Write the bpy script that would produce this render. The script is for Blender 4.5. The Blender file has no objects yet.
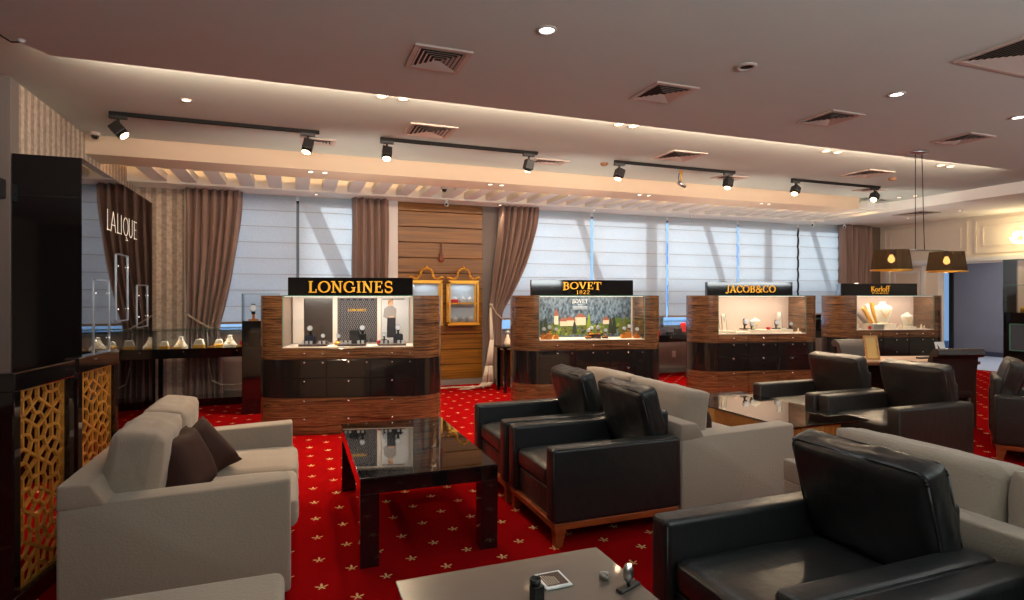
import bpy, bmesh, math, random
from mathutils import Vector, Matrix, noise
C = bpy.context.scene
COL = C.collection
R = math.radians
PI = math.pi
random.seed(7)

# ---------------------------------------------------------------- camera, world, sun, exposure
cam_d = bpy.data.cameras.new('camera')
cam = bpy.data.objects.new('camera', cam_d)
COL.objects.link(cam)
cam_d.sensor_width = 36
cam_d.lens = 580 / 1024 * 36
cam_d.shift_y = -4.5 / 1024
cam_d.clip_start = 0.05
cam_d.clip_end = 300
cam.location = (0, 0, 1.45)
cam.rotation_euler = (R(90), 0, R(-20.4))
C.camera = cam

C.view_settings.view_transform = 'Standard'
C.view_settings.look = 'None'
C.view_settings.gamma = 1
C.view_settings.use_curve_mapping = False
C.view_settings.exposure = 0.35

W = bpy.data.worlds.new('sky')
C.world = W
W.use_nodes = True
bg = W.node_tree.nodes['Background']
bg.inputs[0].default_value = (0.88, 0.94, 0.97, 1)
bg.inputs[1].default_value = 4.1


def light(name, kind, loc, energy, color=(1, 1, 1), parent=None, aim=None, **kw):
    d = bpy.data.lights.new(name, kind)
    d.energy = energy
    d.color = color
    for k, v in kw.items():
        setattr(d, k, v)
    o = bpy.data.objects.new(name, d)
    COL.objects.link(o)
    o.location = loc
    if aim is not None:
        o.rotation_euler = (Vector(aim) - Vector(loc)).to_track_quat('-Z', 'Y').to_euler()
    if parent is not None:
        o.parent = parent
    return o


sun = light('sun', 'SUN', (4, 20, 14), 3.1, (1.0, 0.98, 0.94), aim=(4.0, 20 - 10, 14 - 10 * math.tan(R(15))), angle=R(1.2))

# added fill lights without fixtures, behind the camera and over the floor
LIGHTS = [
    # unseen up-facing fill, added to brighten the front ceiling
    ((1.6, -1.2, 1.9), (1.6, -0.8, 3.2), 135, (4.0, 1.2), (0.92, 0.98, 0.98)),
    ((7.6, -0.6, 1.9), (7.6, -0.2, 3.2), 135, (4.0, 1.2), (0.92, 0.98, 0.98)),
    # strip added out of sight behind the ceiling step, brightening the middle ceiling
    ((3.6, 4.60, 3.035), (3.6, 6.2, 3.035), 110, (10.0, 0.03), (1.0, 0.76, 0.58)),
    # loc, aim, energy, sizes, colour
    ((0.9, 0.9, 2.93), (0.9, 0.9, 0), 2.5, (3.0, 2.0), (1.0, 0.93, 0.88)),  # broad fill added overhead, with no lamp there
    ((5.2, 1.4, 2.93), (5.2, 1.4, 0), 10, (3.5, 2.0), (1.0, 0.93, 0.88)),
    ((1.0, -2.5, 2.6), (1.2, 2.5, 0.6), 7, (4.0, 1.0), (1.0, 0.95, 0.92)),
]

# ---------------------------------------------------------------- materials


def lin(c):
    return tuple(((x / 255) / 12.92 if x / 255 <= 0.04045 else (((x / 255) + 0.055) / 1.055) ** 2.4) for x in c)


def newmat(name):
    m = bpy.data.materials.new(name)
    m.use_nodes = True
    nt = m.node_tree
    b = nt.nodes['Principled BSDF']
    return m, nt, b


def N(nt, t, **kw):
    n = nt.nodes.new(t)
    for k, v in kw.items():
        if hasattr(n, k):
            setattr(n, k, v)
        else:
            n.inputs[k].default_value = v
    return n


def mat(name, col, rough=0.5, metal=0.0, coat=0.0, spec=None, bump=0.0, bscale=40.0, emit=None, estr=1.0, sheen=0.0, var=0.0):
    m, nt, b = newmat(name)
    b.inputs['Base Color'].default_value = (*col, 1)
    b.inputs['Roughness'].default_value = rough
    b.inputs['Metallic'].default_value = metal
    b.inputs['Coat Weight'].default_value = coat
    b.inputs['Coat Roughness'].default_value = 0.05
    if spec is not None:
        b.inputs['Specular IOR Level'].default_value = spec
    if sheen:
        b.inputs['Sheen Weight'].default_value = sheen
    if emit is not None:
        b.inputs['Emission Color'].default_value = (*emit, 1)
        b.inputs['Emission Strength'].default_value = estr
    tc = nt.nodes.new('ShaderNodeTexCoord')
    if bump:
        n = N(nt, 'ShaderNodeTexNoise')
        n.inputs['Scale'].default_value = bscale
        n.inputs['Detail'].default_value = 4
        nt.links.new(tc.outputs['Object'], n.inputs['Vector'])
        bp = nt.nodes.new('ShaderNodeBump')
        bp.inputs['Strength'].default_value = bump
        bp.inputs['Distance'].default_value = 0.01
        nt.links.new(n.outputs['Fac'], bp.inputs['Height'])
        nt.links.new(bp.outputs['Normal'], b.inputs['Normal'])
    if var:
        n2 = N(nt, 'ShaderNodeTexNoise')
        n2.inputs['Scale'].default_value = 3.0
        n2.inputs['Detail'].default_value = 3
        nt.links.new(tc.outputs['Object'], n2.inputs['Vector'])
        mx = nt.nodes.new('ShaderNodeMixRGB')
        mx.inputs[1].default_value = (*[c * (1 - var) for c in col], 1)
        mx.inputs[2].default_value = (*[min(1, c * (1 + var)) for c in col], 1)
        nt.links.new(n2.outputs['Fac'], mx.inputs[0])
        nt.links.new(mx.outputs[0], b.inputs['Base Color'])
    return m


def wood(name, stops, scale, distort=1.2, rough=0.3, coat=0.5, plank=0.0):
    """streaks run along local/object X; scale = (x, y, z)"""
    m, nt, b = newmat(name)
    tc = nt.nodes.new('ShaderNodeTexCoord')
    mp = nt.nodes.new('ShaderNodeMapping')
    mp.inputs['Scale'].default_value = scale
    nt.links.new(tc.outputs['Object'], mp.inputs['Vector'])
    n = N(nt, 'ShaderNodeTexNoise')
    n.inputs['Scale'].default_value = 1.0
    n.inputs['Detail'].default_value = 5
    n.inputs['Roughness'].default_value = 0.62
    n.inputs['Distortion'].default_value = distort
    nt.links.new(mp.outputs[0], n.inputs['Vector'])
    cr = nt.nodes.new('ShaderNodeValToRGB')
    cr.color_ramp.elements[0].position = stops[0][0]
    cr.color_ramp.elements[0].color = (*stops[0][1], 1)
    cr.color_ramp.elements[1].position = stops[-1][0]
    cr.color_ramp.elements[1].color = (*stops[-1][1], 1)
    for p, c in stops[1:-1]:
        e = cr.color_ramp.elements.new(p)
        e.color = (*c, 1)
    nt.links.new(n.outputs['Fac'], cr.inputs[0])
    nt.links.new(cr.outputs[0], b.inputs['Base Color'])
    b.inputs['Roughness'].default_value = rough
    b.inputs['Coat Weight'].default_value = coat
    b.inputs['Coat Roughness'].default_value = 0.08
    return m


def glassmat(name, tint=(0.97, 0.99, 1.0), ior=1.45, refl=1.0):
    m = bpy.data.materials.new(name)
    m.use_nodes = True
    nt = m.node_tree
    nt.nodes.clear()
    out = nt.nodes.new('ShaderNodeOutputMaterial')
    tr = nt.nodes.new('ShaderNodeBsdfTransparent')
    tr.inputs[0].default_value = (*tint, 1)
    gl = nt.nodes.new('ShaderNodeBsdfGlossy')
    gl.inputs['Roughness'].default_value = 0.02
    fr = nt.nodes.new('ShaderNodeFresnel')
    fr.inputs['IOR'].default_value = ior
    mu = nt.nodes.new('ShaderNodeMath')
    mu.operation = 'MULTIPLY'
    mu.inputs[1].default_value = refl
    mx = nt.nodes.new('ShaderNodeMixShader')
    nt.links.new(fr.outputs[0], mu.inputs[0])
    nt.links.new(mu.outputs[0], mx.inputs[0])
    nt.links.new(tr.outputs[0], mx.inputs[1])
    nt.links.new(gl.outputs[0], mx.inputs[2])
    nt.links.new(mx.outputs[0], out.inputs[0])
    return m


def shade_cloth():
    m = bpy.data.materials.new('shade_cloth')
    m.use_nodes = True
    nt = m.node_tree
    nt.nodes.clear()
    out = nt.nodes.new('ShaderNodeOutputMaterial')
    df = nt.nodes.new('ShaderNodeBsdfDiffuse')
    tl = nt.nodes.new('ShaderNodeBsdfTranslucent')
    ad = nt.nodes.new('ShaderNodeMixShader')
    ad.inputs[0].default_value = 0.5
    tc = nt.nodes.new('ShaderNodeTexCoord')
    n = N(nt, 'ShaderNodeTexNoise')
    n.inputs['Scale'].default_value = 60
    nt.links.new(tc.outputs['Object'], n.inputs['Vector'])
    mx = nt.nodes.new('ShaderNodeMixRGB')
    mx.inputs[1].default_value = (0.55, 0.58, 0.58, 1)
    mx.inputs[2].default_value = (0.75, 0.77, 0.76, 1)
    nt.links.new(n.outputs['Fac'], mx.inputs[0])
    nt.links.new(mx.outputs[0], df.inputs[0])
    nt.links.new(mx.outputs[0], tl.inputs[0])
    nt.links.new(df.outputs[0], ad.inputs[1])
    nt.links.new(tl.outputs[0], ad.inputs[2])
    nt.links.new(ad.outputs[0], out.inputs[0])
    return m


def carpet_mat():
    m, nt, b = newmat('red_carpet')
    L = nt.links.new
    tc = nt.nodes.new('ShaderNodeTexCoord')
    sp = nt.nodes.new('ShaderNodeSeparateXYZ')
    L(tc.outputs['Object'], sp.inputs[0])

    def M(op, a, bb=None, cc=None):
        n = nt.nodes.new('ShaderNodeMath')
        n.operation = op
        for i, v in enumerate((a, bb, cc)):
            if v is None:
                continue
            if isinstance(v, (int, float)):
                n.inputs[i].default_value = v
            else:
                L(v, n.inputs[i])
        return n.outputs[0]
    PX, PY = 0.3185, 0.3135

    def motif(ox, oy):
        # cell-local coordinates centred on the motif
        u = M('SUBTRACT', M('SUBTRACT', sp.outputs[0], ox), M('MULTIPLY', M('ROUND', M('DIVIDE', M('SUBTRACT', sp.outputs[0], ox), PX)), PX))
        v = M('SUBTRACT', M('SUBTRACT', sp.outputs[1], oy), M('MULTIPLY', M('ROUND', M('DIVIDE', M('SUBTRACT', sp.outputs[1], oy), PY)), PY))

        def ell(cx, cy, rx, ry, ang=0.0):
            du = M('SUBTRACT', u, cx)
            dv = M('SUBTRACT', v, cy)
            ca, sa = math.cos(ang), math.sin(ang)
            p = M('ADD', M('MULTIPLY', du, ca), M('MULTIPLY', dv, sa))
            q = M('SUBTRACT', M('MULTIPLY', dv, ca), M('MULTIPLY', du, sa))
            p = M('DIVIDE', p, rx)
            q = M('DIVIDE', q, ry)
            d = M('ADD', M('MULTIPLY', p, p), M('MULTIPLY', q, q))
            return M('LESS_THAN', d, 1.0)
        parts = [ell(0, 0.018, 0.0060, 0.020), ell(-0.020, 0.007, 0.014, 0.0050, -0.5), ell(0.020, 0.007, 0.014, 0.0050, 0.5),
                 ell(-0.010, -0.014, 0.010, 0.0042, 0.8), ell(0.010, -0.014, 0.010, 0.0042, -0.8),
                 ell(0, -0.004, 0.012, 0.004)]
        r = parts[0]
        for q in parts[1:]:
            r = M('MAXIMUM', r, q)
        return r
    mk = M('MAXIMUM', motif(0.595, 3.19), motif(0.755, 3.347))
    n = N(nt, 'ShaderNodeTexNoise')
    n.inputs['Scale'].default_value = 260
    n.inputs['Detail'].default_value = 2
    L(tc.outputs['Object'], n.inputs['Vector'])
    n3 = N(nt, 'ShaderNodeTexNoise')
    n3.inputs['Scale'].default_value = 1.6
    L(tc.outputs['Object'], n3.inputs['Vector'])
    mx = nt.nodes.new('ShaderNodeMixRGB')
    mx.inputs[1].default_value = (0.16, 0.0012, 0.002, 1)
    mx.inputs[2].default_value = (0.32, 0.004, 0.005, 1)
    L(M('ADD', M('MULTIPLY', n.outputs['Fac'], 0.7), M('MULTIPLY', n3.outputs['Fac'], 0.3)), mx.inputs[0])
    mg = nt.nodes.new('ShaderNodeMixRGB')
    mg.inputs[2].default_value = (0.62, 0.40, 0.18, 1)
    L(M('MULTIPLY', mk, 0.9), mg.inputs[0])
    L(mx.outputs[0], mg.inputs[1])
    L(mg.outputs[0], b.inputs['Base Color'])
    b.inputs['Roughness'].default_value = 0.95
    b.inputs['Specular IOR Level'].default_value = 0.0
    bp = nt.nodes.new('ShaderNodeBump')
    bp.inputs['Strength'].default_value = 0.35
    bp.inputs['Distance'].default_value = 0.004
    L(n.outputs['Fac'], bp.inputs['Height'])
    L(bp.outputs[0], b.inputs['Normal'])
    return m


def stripe_paper():
    m, nt, b = newmat('striped_wallpaper')
    L = nt.links.new
    tc = nt.nodes.new('ShaderNodeTexCoord')
    sp = nt.nodes.new('ShaderNodeSeparateXYZ')
    L(tc.outputs['Object'], sp.inputs[0])
    ad = nt.nodes.new('ShaderNodeMath')
    ad.operation = 'ADD'
    L(sp.outputs[0], ad.inputs[0])
    L(sp.outputs[1], ad.inputs[1])
    mu = nt.nodes.new('ShaderNodeMath')
    mu.operation = 'MULTIPLY'
    mu.inputs[1].default_value = 2 * PI / 0.125
    L(ad.outputs[0], mu.inputs[0])
    sn = nt.nodes.new('ShaderNodeMath')
    sn.operation = 'SINE'
    L(mu.outputs[0], sn.inputs[0])
    cr = nt.nodes.new('ShaderNodeValToRGB')
    cr.color_ramp.elements[0].position = 0.40
    cr.color_ramp.elements[0].color = (*lin((172, 156, 140)), 1)
    cr.color_ramp.elements[1].position = 0.60
    cr.color_ramp.elements[1].color = (*lin((210, 196, 178)), 1)
    mr = nt.nodes.new('ShaderNodeMapRange')
    mr.inputs[1].default_value = -1
    mr.inputs[2].default_value = 1
    L(sn.outputs[0], mr.inputs[0])
    L(mr.outputs[0], cr.inputs[0])
    n = N(nt, 'ShaderNodeTexNoise')
    n.inputs['Scale'].default_value = 26
    n.inputs['Detail'].default_value = 6
    L(tc.outputs['Object'], n.inputs['Vector'])
    cr2 = nt.nodes.new('ShaderNodeValToRGB')
    cr2.color_ramp.elements[0].position = 0.35
    cr2.color_ramp.elements[0].color = (0.72, 0.70, 0.68, 1)
    cr2.color_ramp.elements[1].position = 0.62
    cr2.color_ramp.elements[1].color = (1, 1, 1, 1)
    L(n.outputs['Fac'], cr2.inputs[0])
    mx = nt.nodes.new('ShaderNodeMixRGB')
    mx.blend_type = 'MULTIPLY'
    mx.inputs[0].default_value = 1
    L(cr.outputs[0], mx.inputs[1])
    L(cr2.outputs[0], mx.inputs[2])
    L(mx.outputs[0], b.inputs['Base Color'])
    b.inputs['Roughness'].default_value = 0.7
    return m


def plank_wall():
    """orange timber boards: horizontal grain with dark grooves every 0.215 m"""
    m, nt, b = newmat('timber_boards')
    L = nt.links.new
    tc = nt.nodes.new('ShaderNodeTexCoord')
    mp = nt.nodes.new('ShaderNodeMapping')
    mp.inputs['Scale'].default_value = (0.9, 6, 34)
    L(tc.outputs['Object'], mp.inputs['Vector'])
    n = N(nt, 'ShaderNodeTexNoise')
    n.inputs['Scale'].default_value = 1
    n.inputs['Detail'].default_value = 5
    n.inputs['Distortion'].default_value = 0.8
    L(mp.outputs[0], n.inputs['Vector'])
    cr = nt.nodes.new('ShaderNodeValToRGB')
    cr.color_ramp.elements[0].position = 0.30
    cr.color_ramp.elements[0].color = (*lin((92, 58, 12)), 1)
    cr.color_ramp.elements[1].position = 0.66
    cr.color_ramp.elements[1].color = (*lin((150, 98, 24)), 1)
    L(n.outputs['Fac'], cr.inputs[0])
    L(cr.outputs[0], b.inputs['Base Color'])
    b.inputs['Roughness'].default_value = 0.35
    return m


MT = {}
MT['carpet'] = carpet_mat()
MT['stripe'] = stripe_paper()
MT['boards'] = plank_wall()
MT['ceiling'] = mat('ceiling_paint', lin((196, 206, 199)), 0.85, bump=0.05, bscale=2.0, var=0.03)
MT['ceiling_white'] = mat('ceiling_white', lin((238, 236, 230)), 0.8)
MT['cream_wall'] = mat('cream_paint', lin((222, 208, 190)), 0.8)
MT['white_trim'] = mat('white_trim', lin((225, 224, 222)), 0.6)
MT['grey_paper'] = mat('grey_wallpaper', lin((150, 134, 124)), 0.75, bump=0.2, bscale=60)
MT['brown_paper'] = mat('brown_wallpaper', lin((112, 96, 84)), 0.8, bump=0.3, bscale=80, var=0.2)
MT['grey_wall'] = mat('grey_wall', lin((120, 112, 108)), 0.8)
MT['slate'] = mat('slate_wallpaper', lin((118, 114, 122)), 0.8, bump=0.25, bscale=70, var=0.12)
MT['tile'] = mat('pale_tile', lin((188, 194, 206)), 0.25)
MT['skirt'] = mat('skirting', lin((120, 116, 112)), 0.5)
MT['black_gloss'] = mat('black_lacquer', (0.006, 0.006, 0.007), 0.06, coat=1.0)
MT['black_side'] = mat('black_mirror_glass', (0.16, 0.155, 0.16), 0.03, metal=1.0)
MT['black_satin'] = mat('black_satin', (0.010, 0.010, 0.010), 0.4)
MT['black_plastic'] = mat('black_plastic', (0.012, 0.012, 0.012), 0.45)
MT['black_track'] = mat('black_track', (0.006, 0.006, 0.006), 0.7, spec=0.2)
MT['black_band'] = mat('black_drawer_lacquer', (0.012, 0.012, 0.012), 0.1, coat=0.6)
MT['leather'] = mat('black_leather', (0.014, 0.015, 0.016), 0.36, bump=0.6, bscale=9, spec=0.55)
MT['leather_brown'] = mat('dark_brown_leather', (0.030, 0.022, 0.018), 0.42, bump=0.35, bscale=16, spec=0.55)
MT['leather_desk'] = mat('maroon_leather', (0.030, 0.014, 0.011), 0.45, bump=0.2, bscale=20)
MT['cream'] = mat('cream_upholstery', lin((158, 142, 127)), 0.92, bump=0.25, bscale=90, sheen=0.3, var=0.05)
MT['brown_fabric'] = mat('brown_satin_fabric', lin((58, 34, 30)), 0.75, bump=0.2, bscale=12, spec=0.2)
MT['curtain'] = mat('curtain_cloth', lin((140, 114, 102)), 0.85, sheen=0.3, bump=0.1, bscale=40)
MT['shade'] = shade_cloth()
MT['macassar'] = wood('macassar_ebony', [(0.34, lin((30, 18, 12))), (0.45, lin((84, 56, 36))), (0.53, lin((140, 100, 64))), (0.60, lin((66, 42, 28))), (0.70, lin((120, 84, 54)))], (1.6, 1.6, 95), distort=0.9, rough=0.22, coat=0.8)
MT['chair_wood'] = wood('cherry_wood', [(0.3, lin((120, 52, 22))), (0.7, lin((168, 82, 38)))], (3, 3, 40), rough=0.35, coat=0.2)
MT['oak'] = wood('honey_wood', [(0.3, lin((146, 88, 34))), (0.7, lin((196, 132, 62)))], (30, 3, 3), rough=0.35, coat=0.2)
MT['oak_light'] = wood('pale_honey_wood', [(0.3, lin((176, 126, 62))), (0.7, lin((206, 160, 92)))], (30, 3, 3), rough=0.35, coat=0.2)
MT['desk_wood'] = wood('walnut_desk', [(0.3, lin((84, 44, 24))), (0.7, lin((150, 92, 52)))], (4, 40, 40), rough=0.3, coat=0.3)
MT['dark_wood'] = wood('dark_walnut', [(0.3, lin((40, 20, 12))), (0.7, lin((72, 40, 26)))], (4, 40, 40), rough=0.3, coat=0.3)
MT['gold'] = mat('gold_metal', lin((236, 176, 66)), 0.35, metal=0.6)
MT['gold_glow'] = mat('gold_letters', lin((232, 178, 60)), 0.4, metal=0.35, emit=lin((230, 165, 50)), estr=0.25)  # faint glow added to the colour so the gold stays bright
MT['gold_lattice'] = wood('gilded_lattice', [(0.3, lin((168, 108, 38))), (0.7, lin((222, 156, 66)))], (8, 8, 8), rough=0.35, coat=0.2)
MT['chrome'] = mat('chrome', (0.8, 0.8, 0.8), 0.15, metal=1.0)
MT['silver'] = mat('brushed_silver', (0.6, 0.6, 0.6), 0.3, metal=1.0)
MT['glass'] = glassmat('clear_glass')
MT['glass_green'] = glassmat('glass_green_edge', (0.80, 0.95, 0.90))
MT['edge'] = mat('glass_edge', lin((96, 140, 124)), 0.2)
MT['case_white'] = mat('case_lining', lin((232, 216, 200)), 0.8)
MT['case_beige'] = mat('case_back_beige', lin((214, 186, 166)), 0.8)
MT['bust'] = mat('display_bust_linen', lin((232, 220, 196)), 0.8)
MT['bust_grey'] = mat('display_velvet_grey', lin((150, 140, 132)), 0.8)
MT['orange'] = mat('orange_stand', lin((214, 128, 30)), 0.5)
MT['red'] = mat('red_card', lin((220, 26, 24)), 0.5)
MT['white'] = mat('white_card', lin((238, 238, 236)), 0.6)
MT['navy'] = mat('navy_velvet', lin((26, 26, 44)), 0.7)
MT['dark_case'] = mat('dark_backdrop', lin((70, 60, 54)), 0.3)
MT['watch_face'] = mat('watch_dial', lin((232, 236, 240)), 0.3)
MT['lamp_warm'] = mat('lit_lamp_warm', (1, 1, 1), 0.5, emit=(1.0, 0.66, 0.34), estr=9)
MT['lamp_white'] = mat('lit_lamp_white', (1, 1, 1), 0.5, emit=(0.85, 0.97, 1.0), estr=6)
MT['lamp_small'] = mat('lit_lamp_small', (1, 1, 1), 0.5, emit=(1.0, 0.84, 0.62), estr=5)
MT['led'] = mat('case_led_strip', (1, 1, 1), 0.5, emit=(1.0, 0.9, 0.78), estr=1.2)
MT['vent'] = mat('vent_metal', lin((196, 180, 168)), 0.5)
MT['vent_dark'] = mat('vent_dark', (0.02, 0.016, 0.012), 0.8)
MT['vent_back'] = mat('vent_backing', lin((70, 56, 46)), 0.8)
MT['shade_brown'] = None
MT['table_glass'] = mat('black_table_glass', (0.07, 0.062, 0.055), 0.025, metal=1.0)
MT['table_frost'] = mat('dusty_grey_glass', lin((104, 92, 84)), 0.25, coat=0.4, var=0.2)
MT['building_a'] = mat('far_facade', lin((110, 130, 152)), 0.8, var=0.2)
MT['steel'] = mat('steel_strut', lin((120, 126, 132)), 0.5)
MT['asphalt'] = mat('street', lin((70, 92, 112)), 0.9)
MT['cord'] = mat('cord_rope', lin((198, 186, 168)), 0.9)

# ---------------------------------------------------------------- helpers


def tag(o, label=None, cat=None, group=None, kind=None):
    if label:
        o['label'] = label
    if cat:
        o['category'] = cat
    if group:
        o['group'] = group
    if kind:
        o['kind'] = kind
    return o


def empty(name, loc=(0, 0, 0), rz=0.0, label=None, cat=None, group=None):
    o = bpy.data.objects.new(name, None)
    o.empty_display_size = 0.1
    COL.objects.link(o)
    o.location = loc
    o.rotation_euler = (0, 0, rz)
    return tag(o, label, cat, group)


class MB:
    def __init__(self):
        self.bm = bmesh.new()

    def box(self, x0, x1, y0, y1, z0, z1, bev=0.0, seg=2, mi=0, rot=None):
        bm = self.bm
        r = bmesh.ops.create_cube(bm, size=1.0)
        vs = r['verts']
        cx, cy, cz = (x0 + x1) / 2, (y0 + y1) / 2, (z0 + z1) / 2
        for v in vs:
            v.co = Vector((v.co.x * (x1 - x0), v.co.y * (y1 - y0), v.co.z * (z1 - z0)))
            if rot is not None:
                v.co = rot @ v.co
            v.co += Vector((cx, cy, cz))
        fs = set()
        for v in vs:
            fs.update(v.link_faces)
        for f in fs:
            f.material_index = mi
        if bev > 0:
            es = set()
            for v in vs:
                es.update(v.link_edges)
            r2 = bmesh.ops.bevel(bm, geom=list(es), offset=bev, segments=seg, affect='EDGES', profile=0.5)
            for f in r2['faces']:
                f.material_index = mi
        return self

    def cyl(self, p0, p1, r0, r1=None, seg=12, mi=0, cap=True):
        bm = self.bm
        p0, p1 = Vector(p0), Vector(p1)
        r1 = r0 if r1 is None else r1
        d = (p1 - p0)
        q = Vector((0, 0, 1)).rotation_difference(d.normalized()) if d.length > 1e-9 else Matrix.Identity(3).to_quaternion()
        a, bb = [], []
        for i in range(seg):
            t = 2 * PI * i / seg
            v = q @ Vector((math.cos(t), math.sin(t), 0))
            a.append(bm.verts.new(p0 + v * r0))
            bb.append(bm.verts.new(p1 + v * r1))
        for i in range(seg):
            j = (i + 1) % seg
            f = bm.faces.new((a[i], a[j], bb[j], bb[i]))
            f.material_index = mi
            f.smooth = True
        if cap:
            f = bm.faces.new(a[::-1]); f.material_index = mi
            f = bm.faces.new(bb); f.material_index = mi
        return self

    def tube(self, pts, r, seg=8, mi=0):
        for a, b in zip(pts[:-1], pts[1:]):
            self.cyl(a, b, r, r, seg, mi)
        return self

    def lathe(self, prof, c=(0, 0, 0), seg=20, mi=0, sx=1.0, sy=1.0):
        bm = self.bm
        rings = []
        for (r, z) in prof:
            if r < 1e-5:
                rings.append([bm.verts.new((c[0], c[1], c[2] + z))])
            else:
                rings.append([bm.verts.new((c[0] + r * sx * math.cos(2 * PI * i / seg), c[1] + r * sy * math.sin(2 * PI * i / seg), c[2] + z)) for i in range(seg)])
        for A, B in zip(rings[:-1], rings[1:]):
            for i in range(seg):
                j = (i + 1) % seg
                if len(A) == 1 and len(B) == 1:
                    continue
                if len(A) == 1:
                    vs = (A[0], B[j], B[i])
                elif len(B) == 1:
                    vs = (A[i], A[j], B[0])
                else:
                    vs = (A[i], A[j], B[j], B[i])
                f = bm.faces.new(vs)
                f.smooth = True
                f.material_index = mi
        return self

    def prism(self, pts, z0, z1, mi=0, smooth=False):
        """pts: (x, y) ccw outline, extruded in z"""
        bm = self.bm
        a = [bm.verts.new((p[0], p[1], z0)) for p in pts]
        b = [bm.verts.new((p[0], p[1], z1)) for p in pts]
        n = len(pts)
        for i in range(n):
            j = (i + 1) % n
            f = bm.faces.new((a[i], a[j], b[j], b[i]))
            f.material_index = mi
            f.smooth = smooth
        f = bm.faces.new(a[::-1]); f.material_index = mi
        f = bm.faces.new(b); f.material_index = mi
        return self

    def prism_y(self, pts, y0, y1, mi=0):
        """pts: (x, z) outline extruded in y"""
        bm = self.bm
        a = [bm.verts.new((p[0], y0, p[1])) for p in pts]
        b = [bm.verts.new((p[0], y1, p[1])) for p in pts]
        n = len(pts)
        for i in range(n):
            j = (i + 1) % n
            f = bm.faces.new((a[i], b[i], b[j], a[j])); f.material_index = mi
        f = bm.faces.new(a); f.material_index = mi
        f = bm.faces.new(b[::-1]); f.material_index = mi
        return self

    def quad(self, a, b, c, d, mi=0):
        f = self.bm.faces.new([self.bm.verts.new(p) for p in (a, b, c, d)])
        f.material_index = mi
        return self

    def build(self, name, m, parent=None, smooth=False, loc=None, rz=None, rot=None):
        bm = self.bm
        bmesh.ops.recalc_face_normals(bm, faces=bm.faces)
        if smooth:
            for f in bm.faces:
                f.smooth = True
        me = bpy.data.meshes.new(name)
        bm.to_mesh(me)
        bm.free()
        if not isinstance(m, (list, tuple)):
            m = [m]
        for x in m:
            me.materials.append(x)
        o = bpy.data.objects.new(name, me)
        COL.objects.link(o)
        if parent is not None:
            o.parent = parent
        if loc is not None:
            o.location = loc
        if rz is not None:
            o.rotation_euler = (0, 0, rz)
        if rot is not None:
            o.rotation_euler = rot
        return o


def auto_smooth(o, ang=40):
    # smooth faces, keep hard edges above the angle
    me = o.data
    bm = bmesh.new()
    bm.from_mesh(me)
    for f in bm.faces:
        f.smooth = True
    for e in bm.edges:
        if len(e.link_faces) == 2 and e.calc_face_angle(0) > R(ang):
            e.smooth = False
    bm.to_mesh(me)
    bm.free()
    return o


def cushion(w, d, h, puff=0.35, n=14, seed=0, wr=0.004, sq=4.0):
    """box cushion centred at origin: w (x) by d (y) by h (z, thickness), crowned faces"""
    bm = bmesh.new()
    bmesh.ops.create_cube(bm, size=2.0)
    bmesh.ops.subdivide_edges(bm, edges=bm.edges[:], cuts=n, use_grid_fill=True)
    for v in bm.verts:
        x, y, z = v.co
        e = (abs(x) ** sq + abs(y) ** sq)
        # pull corners in so that the outline is rounded
        rr = max(abs(x), abs(y), 1e-6)
        k = rr / ((abs(x) ** (sq * 2) + abs(y) ** (sq * 2)) ** (1 / (sq * 2)))
        xx, yy = x * k, y * k
        crown = max(0.0, (1 - xx ** 2)) ** 0.5 * max(0.0, (1 - yy ** 2)) ** 0.5
        edge = max(abs(xx), abs(yy))
        zz = z * ((1 - puff) + puff * crown)
        zz *= (1.0 - 0.25 * max(0, edge - 0.92) / 0.08)
        if abs(z) < 0.999:
            s = 1 + 0.015 * (1 - z * z)
            xx *= s
            yy *= s
        p = Vector((xx * w / 2, yy * d / 2, zz * h / 2))
        nn = noise.noise(Vector((p.x * 9 + seed, p.y * 9, p.z * 9 + seed * 2)))
        n2 = noise.noise(Vector((p.x * 28 + seed, p.y * 28, p.z * 28)))
        p += p.normalized() * (nn * wr * 2 + n2 * wr)
        v.co = p
    for f in bm.faces:
        f.smooth = True
    return bm


def pillow(s, h, n=12, seed=0):
    bm = bmesh.new()
    bmesh.ops.create_cube(bm, size=2.0)
    bmesh.ops.subdivide_edges(bm, edges=bm.edges[:], cuts=n, use_grid_fill=True)
    for v in bm.verts:
        x, y, z = v.co
        # pinched sides between pulled corners
        k = 1 - 0.10 * (1 - abs(x) ** 2) * (abs(y)) ** 3
        k2 = 1 - 0.10 * (1 - abs(y) ** 2) * (abs(x)) ** 3
        th = (max(0, 1 - x ** 4) * max(0, 1 - y ** 4)) ** 0.45
        th = 0.06 + 0.94 * th
        p = Vector((x * k2 * s / 2, y * k * s / 2, z * th * h / 2))
        nn = noise.noise(Vector((p.x * 11 + seed, p.y * 11, seed)))
        p.z += nn * 0.012 * (1 if z > 0 else -1) * th
        p.x += noise.noise(Vector((p.y * 10, seed, p.x * 6))) * 0.008
        v.co = p
    for f in bm.faces:
        f.smooth = True
    return bm


def from_bm(bm, name, m, parent=None, loc=(0, 0, 0), rot=(0, 0, 0)):
    me = bpy.data.meshes.new(name)
    bmesh.ops.recalc_face_normals(bm, faces=bm.faces)
    bm.to_mesh(me)
    bm.free()
    me.materials.append(m)
    o = bpy.data.objects.new(name, me)
    COL.objects.link(o)
    o.location = loc
    o.rotation_euler = rot
    if parent is not None:
        o.parent = parent
    return o


def kids(o):
    return [c for c in list(COL.objects) if c.parent == o]


KMAP = {}


def copy_tree(o, parent=None):
    c = o.copy()
    COL.objects.link(c)
    if parent is not None:
        c.parent = parent
    for ch in kids(o):
        copy_tree(ch, c)
    return c


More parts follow.
